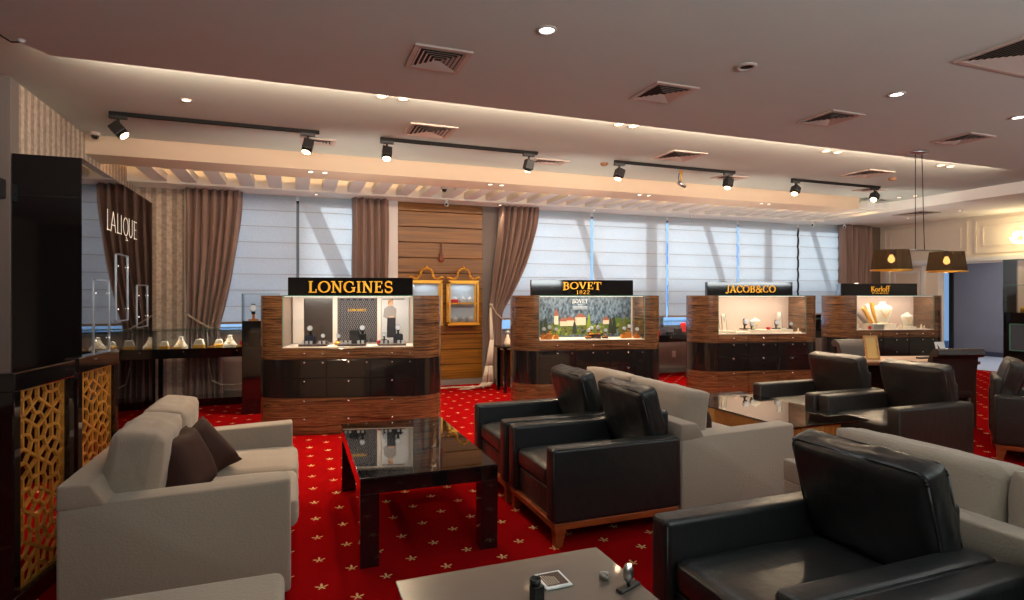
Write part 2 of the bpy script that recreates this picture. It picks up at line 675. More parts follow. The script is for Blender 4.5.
def place(proto, loc, rz=0.0, label=None, group=None, cat=None, first=False):
    o = proto if first else copy_tree(proto)
    o.location = loc
    o.rotation_euler = (0, 0, rz)
    if label:
        o['label'] = label
    if group:
        o['group'] = group
    return o


def struct(o):
    o['kind'] = 'structure'
    return o


# ---------------------------------------------------------------- lettering
def arc(cx, cy, rx, ry, a0, a1, n=14):
    return [(cx + rx * math.cos(R(a0 + (a1 - a0) * i / n)), cy + ry * math.sin(R(a0 + (a1 - a0) * i / n))) for i in range(n + 1)]


TK, TN = 0.17, 0.085   # thick and thin strokes of the serif face


def glyph(ch, serif=True):
    """strokes: (polyline, width_x, width_y) in a unit-height box, and the advance"""
    T, t = (TK, TN) if serif else (0.04, 0.04)
    S = []

    def ln(x0, y0, x1, y1, w=T):
        S.append(([(x0, y0), (x1, y1)], w))

    def sf(x0, x1, y):
        if serif:
            S.append(([(x0, y), (x1, y)], 0.075))
    h = 0.04
    if ch == 'L':
        ln(0.2, 0, 0.2, 1); ln(0.12, h, 0.62, h, t); sf(0.03, 0.37, 1 - h); sf(0.03, 0.3, h)
        if serif:
            ln(0.62, 0.0, 0.62, 0.3, 0.08)
        a = 0.78 if serif else 0.52
    elif ch in 'OQ':
        w = 0.40 if serif else 0.36
        S.append((arc(0.47, 0.5, w, 0.46, 0, 360, 26), (T, t)))
        if ch == 'Q':
            ln(0.5, -0.02, 0.75, -0.2, t); ln(0.45, -0.2, 0.8, -0.2, t)
        a = 0.98 if serif else 0.88
    elif ch == 'N':
        ln(0.2, 0, 0.2, 1, t * 1.2); ln(0.2, 0.95, 0.75, 0.05, T); ln(0.75, 0, 0.75, 1, t * 1.2)
        sf(0.02, 0.34, 1 - h); sf(0.04, 0.38, h); sf(0.6, 0.92, 1 - h); a = 0.98
    elif ch == 'G':
        S.append((arc(0.47, 0.5, 0.38, 0.46, 48, 330, 22), (T, t)))
        ln(0.80, 0.08, 0.80, 0.42, T); sf(0.62, 0.95, 0.44)
        ln(0.76, 0.65, 0.76, 0.95, 0.07); a = 1.0
    elif ch == 'I':
        ln(0.2, 0, 0.2, 1); sf(0.03, 0.37, 1 - h); sf(0.03, 0.37, h); a = 0.42 if serif else 0.4
    elif ch == 'E':
        ln(0.2, 0, 0.2, 1); ln(0.12, 1 - h, 0.62, 1 - h, t); ln(0.2, 0.52, 0.5, 0.52, t); ln(0.12, h, 0.65, h, t)
        if serif:
            ln(0.62, 0.74, 0.62, 1, 0.07); ln(0.65, 0, 0.65, 0.27, 0.07); ln(0.5, 0.38, 0.5, 0.66, 0.06); sf(0.03, 0.3, h); sf(0.03, 0.3, 1 - h)
        a = 0.78 if serif else 0.6
    elif ch == 'S':
        p = arc(0.38, 0.73, 0.25, 0.235, 30, 270, 14) + arc(0.38, 0.27, 0.27, 0.235, 90, -150, 14)[1:]
        S.append((p, (t * 1.2, T * 0.9)))
        if serif:
            ln(0.61, 0.7, 0.61, 0.98, 0.06); ln(0.12, 0.02, 0.12, 0.32, 0.06)
        a = 0.76
    elif ch == 'B':
        ln(0.2, 0, 0.2, 1)
        S.append(([(0.1, 1 - h)] + arc(0.38, 0.745, 0.20, 0.215, 90, -90, 10) + [(0.2, 0.53)], (T, t)))
        S.append(([(0.2, 0.53)] + arc(0.40, 0.285, 0.25, 0.245, 90, -90, 10) + [(0.1, h)], (T, t)))
        sf(0.03, 0.25, h); sf(0.03, 0.25, 1 - h); a = 0.82
    elif ch == 'V':
        ln(0.14, 1, 0.45, 0.02, T); ln(0.45, 0.02, 0.76, 1, t); sf(0.0, 0.32, 1 - h); sf(0.6, 0.9, 1 - h); a = 0.92
    elif ch == 'T':
        ln(0.42, 0, 0.42, 1); ln(0.04, 1 - h, 0.8, 1 - h, t); sf(0.25, 0.59, h)
        ln(0.05, 0.72, 0.05, 1, 0.07); ln(0.79, 0.72, 0.79, 1, 0.07); a = 0.88
    elif ch == 'J':
        S.append(([(0.34, 1), (0.34, 0.2)] + arc(0.17, 0.12, 0.17, 0.2, 0, -140, 8), T * 0.8)); sf(0.18, 0.5, 1 - h); a = 0.56
    elif ch == 'A':
        ln(0.1, 0, 0.42, 1, t); ln(0.42, 1, 0.76, 0, T); ln(0.22, 0.33, 0.64, 0.33, t)
        sf(0.0, 0.24, h); sf(0.6, 0.92, h); a = 0.92 if serif else 0.82
    elif ch == 'C':
        S.append((arc(0.47, 0.5, 0.38, 0.46, 48, 312, 22), (T, t)))
        if serif:
            ln(0.76, 0.66, 0.76, 0.96, 0.06); ln(0.74, 0.06, 0.74, 0.3, 0.06)
        a = 0.9
    elif ch == '&':
        S.append((arc(0.38, 0.76, 0.17, 0.2, -60, 250, 14) + [(0.85, 0.02)], T * 0.75))
        S.append((arc(0.36, 0.27, 0.28, 0.26, 100, 330, 14) + [(0.8, 0.52)], T * 0.75)); a = 0.98
    elif ch == 'U':
        S.append(([(0.12, 1), (0.12, 0.3)] + arc(0.37, 0.3, 0.25, 0.28, 180, 360, 12) + [(0.62, 1)], T)); a = 0.76
    elif ch == 'K':
        ln(0.18, 0, 0.18, 1); ln(0.2, 0.45, 0.66, 1, t); ln(0.3, 0.58, 0.74, 0, T); sf(0.03, 0.34, h); sf(0.03, 0.34, 1 - h); a = 0.78
    elif ch == 'o':
        S.append((arc(0.28, 0.32, 0.22, 0.29, 0, 360, 18), (T * 0.8, t))); a = 0.58
    elif ch == 'r':
        ln(0.14, 0, 0.14, 0.64, T * 0.8); S.append((arc(0.30, 0.42, 0.16, 0.2, 170, 40, 6), T * 0.7)); a = 0.46
    elif ch == 'l':
        ln(0.12, 0, 0.12, 1.1, T * 0.8); a = 0.26
    elif ch == 'f':
        S.append(([(0.14, 0), (0.14, 0.9)] + arc(0.32, 0.9, 0.18, 0.18, 180, 60, 8), T * 0.8)); ln(0.0, 0.62, 0.36, 0.62, t); a = 0.38
    elif ch == 'P':
        ln(0.2, 0, 0.2, 1); S.append(([(0.1, 1 - h)] + arc(0.38, 0.73, 0.22, 0.23, 90, -90, 10) + [(0.2, 0.5)], (T, t))); sf(0.03, 0.37, h); a = 0.74
    elif ch == 'R':
        ln(0.2, 0, 0.2, 1); S.append(([(0.1, 1 - h)] + arc(0.38, 0.73, 0.22, 0.23, 90, -90, 10) + [(0.2, 0.5)], (T, t))); ln(0.36, 0.5, 0.72, 0.03, T); sf(0.03, 0.37, h); a = 0.84
    elif ch == '1':
        ln(0.25, 0, 0.25, 1, T * 0.6); ln(0.08, 0.82, 0.25, 1, t); sf(0.08, 0.42, h); a = 0.5
    elif ch == '8':
        S.append((arc(0.3, 0.75, 0.19, 0.21, 0, 360, 16), T * 0.5)); S.append((arc(0.3, 0.27, 0.23, 0.24, 0, 360, 16), T * 0.5)); a = 0.62
    elif ch == '2':
        S.append((arc(0.3, 0.72, 0.21, 0.24, 170, -30, 12) + [(0.08, 0.06)], T * 0.5)); ln(0.05, 0.06, 0.55, 0.06, T * 0.5); a = 0.62
    elif ch == '3':
        S.append((arc(0.28, 0.73, 0.2, 0.22, 150, -90, 10), T * 0.5)); S.append((arc(0.28, 0.28, 0.23, 0.24, 90, -150, 10), T * 0.5)); a = 0.6
    elif ch == '0':
        S.append((arc(0.3, 0.5, 0.23, 0.45, 0, 360, 18), (T * 0.9, t))); a = 0.62
    else:
        a = 0.4
    return S, a


def text_mesh(mb, txt, x0, z0, height, y, width=None, serif=True, depth=0.006, mi=0, arcing=0.0, gap=0.0):
    """letters on the local XZ plane facing -Y; fitted to width when given"""
    tot = 0
    gl = []
    for ch in txt:
        s, a = glyph(ch, serif)
        gl.append((s, tot))
        tot += a + gap
    tot -= gap
    sx = (width / tot) if width else height
    for s, off in gl:
        for pl, w in s:
            if isinstance(w, tuple):
                wx, wy = w
            else:
                wx = wy = w
            for (ax, ay), (bx, by) in zip(pl[:-1], pl[1:]):
                d = Vector((bx - ax, by - ay))
                if d.length < 1e-6:
                    continue
                n = Vector((-d.y, d.x)).normalized()
                ww = math.sqrt((wx * n.x) ** 2 + (wy * n.y) ** 2) if wx != wy else wx
                e = d.normalized() * (0.25 * ww if len(pl) > 2 else 0)
                cs = []
                for px, py, sg in ((ax - e.x, ay - e.y, 1), (bx + e.x, by + e.y, 1), (bx + e.x, by + e.y, -1), (ax - e.x, ay - e.y, -1)):
                    gx = off + px + n.x * ww / 2 * sg
                    gy = py + n.y * ww / 2 * sg
                    k = 1.0
                    if arcing:
                        q = (gx / tot - 0.5) * 2
                        k = 1 + arcing * q * q
                        gy = 1 - (1 - gy) * k
                    cs.append((x0 + gx * sx, z0 + gy * height))
                mb.prism_y(cs, y - depth, y, mi=mi)


# ================================================================ THE ROOM
ZF, ZM = 3.0, 3.12          # front ceiling, middle ceiling
XL, XR, YB = -2.05, 12.1, 9.2

m = MB(); m.box(-5.2, 12.5, -4.2, 9.6, -0.2, 0.0)
struct(m.build('floor', MT['carpet']))
m = MB(); m.box(12.5, 16.2, 3.0, 11.6, -0.2, 0.0)
struct(m.build('floor_corridor', MT['tile']))

# ceilings
m = MB()
pts = [(-5.2, -4.2), (XR + 0.2, -4.2), (XR + 0.2, 4.55), (-1.50, 4.55), (-1.50, 4.52), (-1.66, 4.22), (-5.2, 4.0)]
m.prism(pts, ZF, 3.4)
struct(m.build('ceiling_front', MT['ceiling']))
m = MB(); m.box(-5.2, 9.95, 3.9, 9.6, ZM, 3.3)
struct(m.build('ceiling_middle', MT['ceiling']))
m = MB(); m.box(9.95, XR + 0.3, 4.55, 9.4, 2.95, 3.3)
struct(m.build('ceiling_right', MT['ceiling_white']))
m = MB(); m.box(XL, 8.95, 7.17, 7.66, 2.92, ZM + 0.01)
struct(m.build('ceiling_beam', mat('beam_warm_glow', lin((222, 198, 172)), 0.85)))  # ceiling paint with the warm lamp glow put into its colour
m = MB(); m.box(XL, 9.95, 8.75, 9.4, 2.93, ZM + 0.01)
struct(m.build('ceiling_rail', MT['ceiling_white']))
# the white slats hanging between beam and rail
proto = None
i = 0
x = -1.68
while x < 9.8:
    m = MB(); m.box(-0.09, 0.09, 7.60 if x < 8.9 else 7.17, 8.75, 0, 0.10)
    o = m.build('ceiling_slat', MT['ceiling_white'], loc=(x, 0, 2.955))
    tag(o, 'white ceiling slat in the row of slats over the windows', 'ceiling slat', 'white ceiling slats over the windows')
    x += 0.352
    i += 1

# walls
m = MB(); m.box(XL - 0.15, XL, 5.64, 9.6, 0, ZM)
struct(m.build('wall_left', MT['stripe']))
m = MB(); m.box(-5.2, XL, 5.49, 5.64, 0, ZM)
struct(m.build('wall_left_return', MT['grey_wall']))
m = MB(); m.box(-5.35, -5.2, -4.2, 5.6, 0, 3.3)
struct(m.build('wall_far_left', MT['cream_wall']))
m = MB(); m.box(-5.35, 12.4, -4.35, -4.2, 0, 3.3)
struct(m.build('wall_behind', MT['brown_paper']))
# window wall: striped pier, sill walls, timber wall, grey wall, brown wallpaper
m = MB(); m.box(XL, -1.46, YB - 0.02, YB + 0.34, 0, 2.95)
struct(m.build('wall_back_striped', MT['stripe']))
m = MB(); m.box(-1.46, 1.50, YB + 0.06, YB + 0.34, 0, 0.93)
struct(m.build('wall_back_sill', MT['grey_paper']))
m = MB(); m.box(3.16, 10.92, YB + 0.06, YB + 0.34, 0, 0.82)
struct(m.build('wall_back_sill_right', MT['grey_paper']))
m = MB(); m.box(-1.46, 11.4, YB + 0.06, YB + 0.34, 2.88, 3.3)
struct(m.build('wall_back_top', MT['ceiling_white']))
# timber boards with real grooves
m = MB()
zz = 0.09
k = 0
m.box(1.50, 2.89, YB + 0.03, YB + 0.34, 0, 2.95, mi=1)
while zz < 2.93:
    m.box(1.50, 2.89, YB - 0.02, YB + 0.04, zz, min(zz + 0.236, 2.95), bev=0.004, seg=1)
    zz += 0.246
struct(m.build('wall_back_timber', [MT['boards'], MT['vent_dark']]))
m = MB(); m.box(2.89, 3.20, YB - 0.02, YB + 0.34, 0, 2.95)
struct(m.build('wall_back_grey', MT['grey_wall']))
m = MB(); m.box(10.92, XR, YB - 0.02, YB + 0.34, 0, 3.0)
struct(m.build('wall_back_brown', MT['brown_paper']))
m = MB(); m.box(1.34, 1.50, YB - 0.01, YB + 0.34, 0, 2.95)
struct(m.build('trim_1', MT['white_trim']))
m = MB(); m.box(-1.46, -1.40, YB - 0.05, YB + 0.1, 0.0, 2.95)
struct(m.build('trim_2', MT['white_trim']))
m = MB(); m.box(-1.46, 2.9, YB - 0.05, YB - 0.02, 0, 0.09); m.box(-1.46, 1.4, YB - 0.02, YB + 0.06, 0, 0.09)
struct(m.build('baseboard_back_left', MT['skirt']))
m = MB(); m.box(3.2, 11.0, YB - 0.02, YB + 0.06, 0, 0.09)
struct(m.build('baseboard_back', MT['skirt']))

# right wall with door, opening and panel mouldings
m = MB()
m.box(XR, XR + 0.18, 4.0, 9.4, 2.08, 3.3)
m.box(XR, XR + 0.18, 7.95, 8.25, 0, 2.08)
m.box(XR, XR + 0.18, 8.95, 9.4, 0, 2.08)
m.box(XR, XR + 0.18, -4.2, 6.75, 0, 2.08)
m.box(XR, XR + 0.18, -4.2, 4.0, 2.08, 3.3)
struct(m.build('wall_right', MT['cream_wall']))
m = MB()
m.box(XR - 0.05, XR, 5.2, 9.18, 2.06, 2.10)
m.box(XR - 0.08, XR, 5.2, 9.18, 2.10, 2.17)
struct(m.build('trim_3', MT['white_trim']))


def frame_x(mb, x, y0, y1, z0, z1, w, t, mi=0):
    mb.box(x - t, x, y0, y1, z0, z0 + w, mi=mi)
    mb.box(x - t, x, y0, y1, z1 - w, z1, mi=mi)
    mb.box(x - t, x, y0, y0 + w, z0 + w, z1 - w, mi=mi)
    mb.box(x - t, x, y1 - w, y1, z0 + w, z1 - w, mi=mi)


m = MB()
for (a, b_) in ((7.39, 9.08), (5.45, 7.27)):
    frame_x(m, XR, a, b_, 2.24, 2.88, 0.03, 0.02)
    frame_x(m, XR, a + 0.13, b_ - 0.13, 2.37, 2.76, 0.02, 0.014)
struct(m.build('trim_4', MT['cream_wall']))
d = MB(); d.box(XR + 0.02, XR + 0.08, 8.25, 8.95, 0.0, 2.08)
door1 = struct(d.build('door_1', MT['cream_wall']))
m = MB(); frame_x(m, XR + 0.02, 8.33, 8.87, 0.2, 1.95, 0.03, 0.02)
m.build('door_panel', MT['white_trim'], door1)
m = MB(); m.box(XR - 0.04, XR, 8.19, 8.25, 0, 2.08); m.box(XR - 0.04, XR, 8.95, 9.03, 0, 2.08)
m.build('door_frame', MT['white_trim'], door1)
m = MB(); m.cyl((XR - 0.03, 8.33, 1.0), (XR - 0.03, 8.45, 1.0), 0.01); m.build('door_handle', MT['chrome'], door1)

# corridor beyond the opening
m = MB()
m.box(15.5, 15.65, 4.0, 9.86, 0, 2.7)
m.box(15.5, 15.65, 10.55, 11.6, 0, 2.7)
m.box(15.5, 15.65, 9.86, 10.55, 2.1, 2.7)
struct(m.build('wall_corridor', MT['slate']))
m = MB(); m.box(12.28, 15.6, 11.5, 11.6, 0, 2.7); struct(m.build('wall_corridor_end', MT['slate']))
m = MB(); m.box(12.28, 15.6, 3.9, 4.0, 0, 2.7); struct(m.build('wall_corridor_near', MT['slate']))
m = MB(); m.box(12.28, 12.4, 9.2, 11.6, 0, 2.7); struct(m.build('wall_corridor_left', MT['slate']))
m = MB(); m.box(12.2, 15.7, 3.9, 11.7, 2.6, 2.7); struct(m.build('ceiling_corridor', MT['ceiling_white']))
m = MB(); m.box(15.46, 15.5, 4.0, 9.8, 0, 0.11); struct(m.build('baseboard_corridor', mat('dark_skirting', lin((50, 52, 66)), 0.5)))
m = MB(); frame_x(m, 15.52, 9.8, 10.6, 0.0, 2.16, 0.08, 0.08)
d2 = struct(m.build('door_2', MT['black_satin']))
m = MB(); m.box(15.50, 15.51, 9.88, 10.52, 0.08, 2.08); m.build('door_glass', glassmat('blue_door_glass', (0.22, 0.28, 0.36)), d2)

# windows: frames and glass behind the shades


def window(nm, x0, x1, mull, z0):
    m = MB()
    y = YB + 0.16
    m.box(x0, x1, y, y + 0.06, z0, z0 + 0.06)
    m.box(x0, x1, y, y + 0.06, 2.84, 2.90)
    m.box(x0, x1, YB + 0.03, YB + 0.24, z0 - 0.03, z0)
    for q in mull:
        m.box(q - 0.03, q + 0.03, y, y + 0.06, z0, 2.88)
    o = struct(m.build(nm, MT['steel']))
    g = MB()
    qs = list(mull)
    for a, b_ in zip(qs[:-1], qs[1:]):
        g.box(a + 0.03, b_ - 0.03, y + 0.025, y + 0.033, z0 + 0.06, 2.84)
    g.build('window_glass', glassmat('window_glass_' + nm, (0.86, 0.93, 1.0)), o)
    return o


window('window_1', -1.46, 1.40, [-1.43, 0.02, 1.38], 0.93)
window('window_2', 3.16, 10.92, [3.2, 4.94, 6.53, 8.19, 9.75, 10.9], 0.82)

# roman shades
SH = [(-1.40, 0.00, 'roman shade over the window behind the left tied curtain'),
      (0.04, 1.33, 'bright roman shade beside the straight curtain, left of the timber wall'),
      (3.22, 4.92, 'roman shade beside the curtain gathered left of the second display cabinet'),
      (4.97, 6.51, 'roman shade over the gap between the second and third display cabinets'),
      (6.56, 8.17, 'roman shade directly behind the third display cabinet sign'),
      (8.22, 9.73, 'roman shade behind the right half of the third display cabinet'),
      (9.78, 10.88, 'rightmost roman shade, next to the far right curtain')]
for k, (a, b_, lab) in enumerate(SH):
    bm = bmesh.new()
    z0, z1 = 1.06, 2.93
    nx = 10
    rows = []
    nseam = 8
    for j in range(nseam * 6 + 1):
        f = j / (nseam * 6)
        z = z0 + (z1 - z0) * f
        ph = (j % 6) / 6
        yo = -0.018 * math.sin(ph * PI) ** 0.6 if ph else 0.0
        row = []
        for i in range(nx + 1):
            xx = a + (b_ - a) * i / nx
            sag = 0.012 * noise.noise(Vector((xx * 1.3 + k * 5, round(f * nseam) * 1.7, 0)))
            row.append(bm.verts.new((xx, YB + 0.02 + yo, z + sag * 1.5)))
        rows.append(row)
    for A, B in zip(rows[:-1], rows[1:]):
        for i in range(nx):
            f = bm.faces.new((A[i], A[i + 1], B[i + 1], B[i]))
            f.smooth = True
    o = from_bm(bm, 'roman_shade', MT['shade'])
    tag(o, lab, 'window shade', 'roman shades on the windows')
    m = MB(); m.box(a, b_, YB + 0.008, YB + 0.026, z0 - 0.02, z0 + 0.012)
    m.build('hem_bar', mat('hem_brown', lin((150, 128, 100)), 0.7), o)
    m = MB()
    for j in range(1, nseam):
        z = z0 + (z1 - z0) * j / nseam
        m.box(a, b_, YB + 0.012, YB + 0.020, z - 0.004, z + 0.004)
    m.build('rib', mat('shade_rib', lin((170, 160, 146)), 0.8), o)

# outside: struts, neighbouring buildings, street
ST = [((6.2, -3.0), (6.2, 3.3), 0.24, 'vertical steel strut outside the window between second and third cabinets'),
      ((8.97, -3.0), (8.97, 3.3), 0.20, 'vertical steel strut outside behind the right of the third cabinet'),
      ((4.50, 3.5), (7.0, -3.0), 0.15, 'leaning steel strut outside the window right of the gathered curtain'),
      ((7.25, 3.5), (9.63, -3.0), 0.15, 'leaning steel strut outside behind the third cabinet sign'),
      ((10.0, 3.4), (12.46, -3.0), 0.15, 'rightmost leaning steel strut outside the window'),
      ((0.02, 3.4), (2.77, -3.0), 0.24, 'leaning steel strut outside the left window')]
for (p, q, w_, lab) in ST:
    m = MB()
    m.prism_y([(p[0] - w_ / 2, p[1]), (q[0] - w_ / 2, q[1]), (q[0] + w_ / 2, q[1]), (p[0] + w_ / 2, p[1])], YB + 0.52 + (0.13 if p[0] != q[0] else 0), YB + 0.62 + (0.13 if p[0] != q[0] else 0))
    o = m.build('steel_strut', MT['steel'])
    tag(o, lab, 'strut', 'steel struts outside the windows')
m = MB(); m.box(-30, 60, YB + 0.9, 90, -3.2, -3.0)
struct(m.build('ground', MT['asphalt']))


def building(x0, x1, y0, y1, h, cols, lab):
    b_ = empty('office_building', ((x0 + x1) / 2, y0, -3), 0, lab, 'building')
    w_ = (x1 - x0) / 2
    m = MB(); m.box(-w_, w_, 0, y1 - y0, 0, h + 3)
    m.build('wall', cols, b_)
    z = 1.2
    g = MB()
    while z < h + 1.5:
        x = -w_ + 0.8
        while x < w_ - 1.6:
            g.box(x, x + 1.5, -0.05, 0.02, z, z + 1.3)
            x += 2.4
        z += 2.6
    tag(g.build('window', mat('facade_window', lin((70, 110, 160)), 0.15), b_), kind='stuff')
    return b_


building(-22, 0.12, 30, 40, 9.2, MT['building_a'], 'tall pale blue office building outside seen under the left shade')
building(1.3, 45, 30, 40, 7.2, mat('far_facade_grey', lin((112, 136, 160)), 0.8, var=0.2), 'long pale office building outside seen under the right hand shades')

# ================================================================ CURTAINS


def curtain(name, top, mid, bot, zt, zm, y, folds, lab, bow=0.0, amp=0.09):
    """top/mid/bot: (x0, x1) spans at ceiling, tie height zm and floor"""
    bm = bmesh.new()
    n, mrows = folds * 10, 34
    rows = []
    for j in range(mrows + 1):
        z = zt * (1 - j / mrows) + 0.02
        if z > zm:
            f = max(0.0, (zt - z) / (zt - zm))
            fr = f ** (1.7)
            a = top[0] + (mid[0] - top[0]) * f ** 1.2
            b_ = top[1] + (mid[1] - top[1]) * fr
            sq = ((b_ - a) / (top[1] - top[0]))
        else:
            f = max(0.0, (zm - z) / zm)
            a = mid[0] + (bot[0] - mid[0]) * math.sqrt(f)
            b_ = mid[1] + (bot[1] - mid[1]) * math.sqrt(f)
            sq = ((b_ - a) / (top[1] - top[0]))
        row = []
        for i in range(n + 1):
            u = i / n
            w_ = u + 0.012 * math.sin(j * 0.35 + i)
            ph = u * folds * 2 * PI + 0.5 * math.sin(u * 9)
            yy = y + amp * (0.7 * math.cos(ph) + 0.22 * math.cos(ph * 2.3 + 1)) - 0.02
            row.append(bm.verts.new((a + (b_ - a) * w_, yy, z)))
        rows.append(row)
    for A, B in zip(rows[:-1], rows[1:]):
        for i in range(n):
            f = bm.faces.new((A[i], A[i + 1], B[i + 1], B[i]))
            f.smooth = True
    o = from_bm(bm, name, MT['curtain'])
    md = o.modifiers.new('thick', 'SOLIDIFY')
    md.thickness = 0.004
    tag(o, lab, 'curtain', 'brown curtains')
    return o


c1 = curtain('curtain', (-1.44, -0.72), (-1.42, -1.02), (-1.46, -0.95), 2.92, 0.98, 9.06, 7, 'leftmost brown curtain, tied back beside the striped wallpaper')
curtain('curtain', (0.79, 1.34), (0.80, 1.34), (0.80, 1.34), 2.92, 1.0, 9.06, 5, 'straight brown curtain just left of the timber wall')
c3 = curtain('curtain', (3.15, 3.86), (2.98, 3.18), (2.92, 3.16), 2.92, 1.18, 9.04, 7, 'brown curtain gathered to the left, between timber wall and second cabinet')
curtain('curtain', (10.74, 11.60), (10.78, 11.55), (10.8, 11.5), 2.92, 1.0, 9.04, 8, 'rightmost brown curtain, behind the fourth cabinet')
m = MB(); m.tube([(-1.43, 8.98, 1.22), (-1.30, 8.96, 1.12), (-1.12, 8.97, 1.0), (-1.0, 9.02, 0.98)], 0.012)
m.build('tie_rope', MT['cord'], c1)
m = MB()
m.cyl((2.96, 8.93, 1.32), (2.96, 8.93, 1.26), 0.03, 0.02)
m.tube([(2.97, 8.95, 1.30), (3.05, 8.94, 1.16), (3.18, 8.95, 1.05)], 0.012)
m.build('tie_rope', MT['cord'], c3)
# long tassel cord that falls to the floor
m = MB()
random.seed(3)
for k in range(11):
    ox = random.uniform(-0.03, 0.03)
    zz = 0.02 + 0.015 * (k % 3)
    end = random.uniform(-1.0, 0.05)
    m.tube([(2.94 + ox * .3, 8.90, 1.25), (2.90 + ox, 8.70, 0.75), (2.83 + ox * 2, 8.62, 0.35), (2.80 + ox * 3.5, 8.58, 0.10), (2.74 + ox * 4, 8.55 + ox, 0.05), (2.72 + 0.5 * end + ox, 8.60 + ox * 2 + random.uniform(-.05, .05), zz), (2.66 + end * 0.75, 8.62 + ox * 3, zz)], 0.010, 6)
tag(m.build('tassel_cord', MT['cord'], smooth=True), 'long pale tassel cord hanging from the gathered curtain and piled on the carpet', 'cord')

# ================================================================ DISPLAY CABINETS


def outline(w, r, d, n=8, inset=0.0):
    w2 = w / 2
    pts = []
    r2 = r - inset
    for cx, cy, a0 in ((w2, d - r, 0), (-w2, d - r, 90), (-w2, r, 180), (w2, r, 270)):
        for i in range(n + 1):
            t = R(a0 + 90 * i / n)
            pts.append((cx + r2 * math.cos(t), cy + r2 * math.sin(t)))
    return pts


CW, CR, CD = 1.34, 0.285, 0.64


def end_outline(sgn, n=8):
    """rounded end of the cabinet, outside the flat front"""
    w2 = CW / 2
    pts = [(w2, 0.0)]
    for cx, cy, a0 in ((w2, CR, 270), (w2, CD - CR, 0)):
        for i in range(n + 1):
            t = R(a0 + 90 * i / n)
            pts.append((cx + CR * math.cos(t), cy + CR * math.sin(t)))
    pts.append((w2, CD))
    if sgn < 0:
        pts = [(-x, y) for x, y in pts][::-1]
    return pts


def cabinet(loc, rz, label, back_mat):
    o = empty('display_cabinet', loc, rz, label, 'display cabinet', 'jewellery and watch display cabinets')
    m = MB(); m.prism(outline(CW, CR, CD), 0.0, 0.385); auto_smooth(m.build('base_section', MT['macassar'], o), 30)
    m = MB(); m.prism(outline(CW, CR, CD), 0.385, 0.785); tag(auto_smooth(m.build('middle_band', MT['black_band'], o), 30), 'black lacquered band')
    m = MB(); m.prism(outline(CW, CR, CD), 0.785, 0.905); auto_smooth(m.build('top_section', MT['macassar'], o), 30)
    for sg in (-1, 1):
        m = MB(); m.prism(end_outline(sg), 0.905, 1.45); auto_smooth(m.build('rounded_end', MT['macassar'], o), 30)
    # display compartment
    m = MB(); m.box(-CW / 2, CW / 2, 0.42, CD, 0.905, 1.45); m.build('back_panel', back_mat, o)
    m = MB(); m.box(-CW / 2, CW / 2, 0.0, 0.42, 0.905, 0.915); m.build('display_floor', MT['case_white'], o)
    m = MB(); m.box(-CW / 2, CW / 2, 0.0, 0.006, 0.912, 1.445); g = m.build('front_glass', MT['glass'], o)
    m = MB(); m.box(-CW / 2, CW / 2, 0.0, 0.42, 1.442, 1.45); m.build('top_glass', MT['glass'], o)
    m = MB()
    m.box(-CW / 2, CW / 2, -0.003, 0.008, 1.440, 1.452); m.box(-CW / 2, -CW / 2 + 0.008, -0.003, 0.006, 0.91, 1.445); m.box(CW / 2 - 0.008, CW / 2, -0.003, 0.006, 0.91, 1.445)
    m.build('glass_edge', MT['edge'], o)
    m = MB()
    for q in (-0.223, 0.223):
        m.cyl((q, -0.005, 0.985), (q, -0.018, 0.985), 0.008, seg=8)
    m.build('glass_lock', MT['chrome'], o)
    # led strip under the sign
    m = MB(); m.box(-CW / 2 + 0.02, CW / 2 - 0.02, 0.010, 0.026, 1.436, 1.441); m.build('light_strip', MT['led'], o)
    light('case_light', 'AREA', (0, 0.06, 1.425), CASE_E, (1.0, 0.88, 0.76), parent=o, aim=(0, 0.24, 1.1), shape='RECTANGLE', size=1.25, size_y=0.05)
    # uplight trough added out of sight behind the sign to brighten the slats
    m = MB(); m.box(-0.50, 0.50, 0.53, 0.60, 1.45, 1.48); m.build('fill_trough', MT['black_satin'], o)
    light('fill_uplight', 'AREA', (0, 0.565, 1.485), 11, (1.0, 0.90, 0.78), parent=o, aim=(0, 0.565, 3), shape='RECTANGLE', size=0.95, size_y=0.05)
    # drawers, three columns
    cw = CW / 3
    for c_ in range(3):
        x0 = -CW / 2 + c_ * cw + 0.003
        x1 = x0 + cw - 0.006
        for (z0, z1, mt, lock) in ((0.792, 0.90, 'macassar', True), (0.592, 0.780, 'black_band', True), (0.390, 0.586, 'black_band', False), (0.200, 0.380, 'macassar', False), (0.02, 0.194, 'macassar', False)):
            d = MB(); d.box(x0, x1, -0.010, 0.004, z0, z1, bev=0.002, seg=1)
            dr = d.build('drawer', MT[mt], o)
            kx = (x0 + x1) / 2
            kz = z1 - 0.028 if z1 < 0.785 else (z0 + z1) / 2
            k = MB(); k.lathe([(0, 0.022), (0.010, 0.018), (0.013, 0.012), (0.006, 0.005), (0.006, 0)], seg=8)
            for v in k.bm.verts:
                v.co = Vector((v.co.x, -v.co.z, v.co.y))
            k.build('knob', MT['chrome'], dr, loc=(kx, -0.010, kz))
            if lock:
                k = MB(); k.cyl((x1 - 0.035, -0.010, kz), (x1 - 0.035, -0.016, kz), 0.010, seg=8)
                k.build('lock', MT['chrome'], dr)
    # sign board on top
    m = MB(); m.box(-CW / 2 - 0.01, CW / 2 + 0.01, 0.42, 0.50, 1.45, 1.650, bev=0.003, seg=1)
    s = m.build('sign_board', MT['black_gloss'], o)
    return o, s


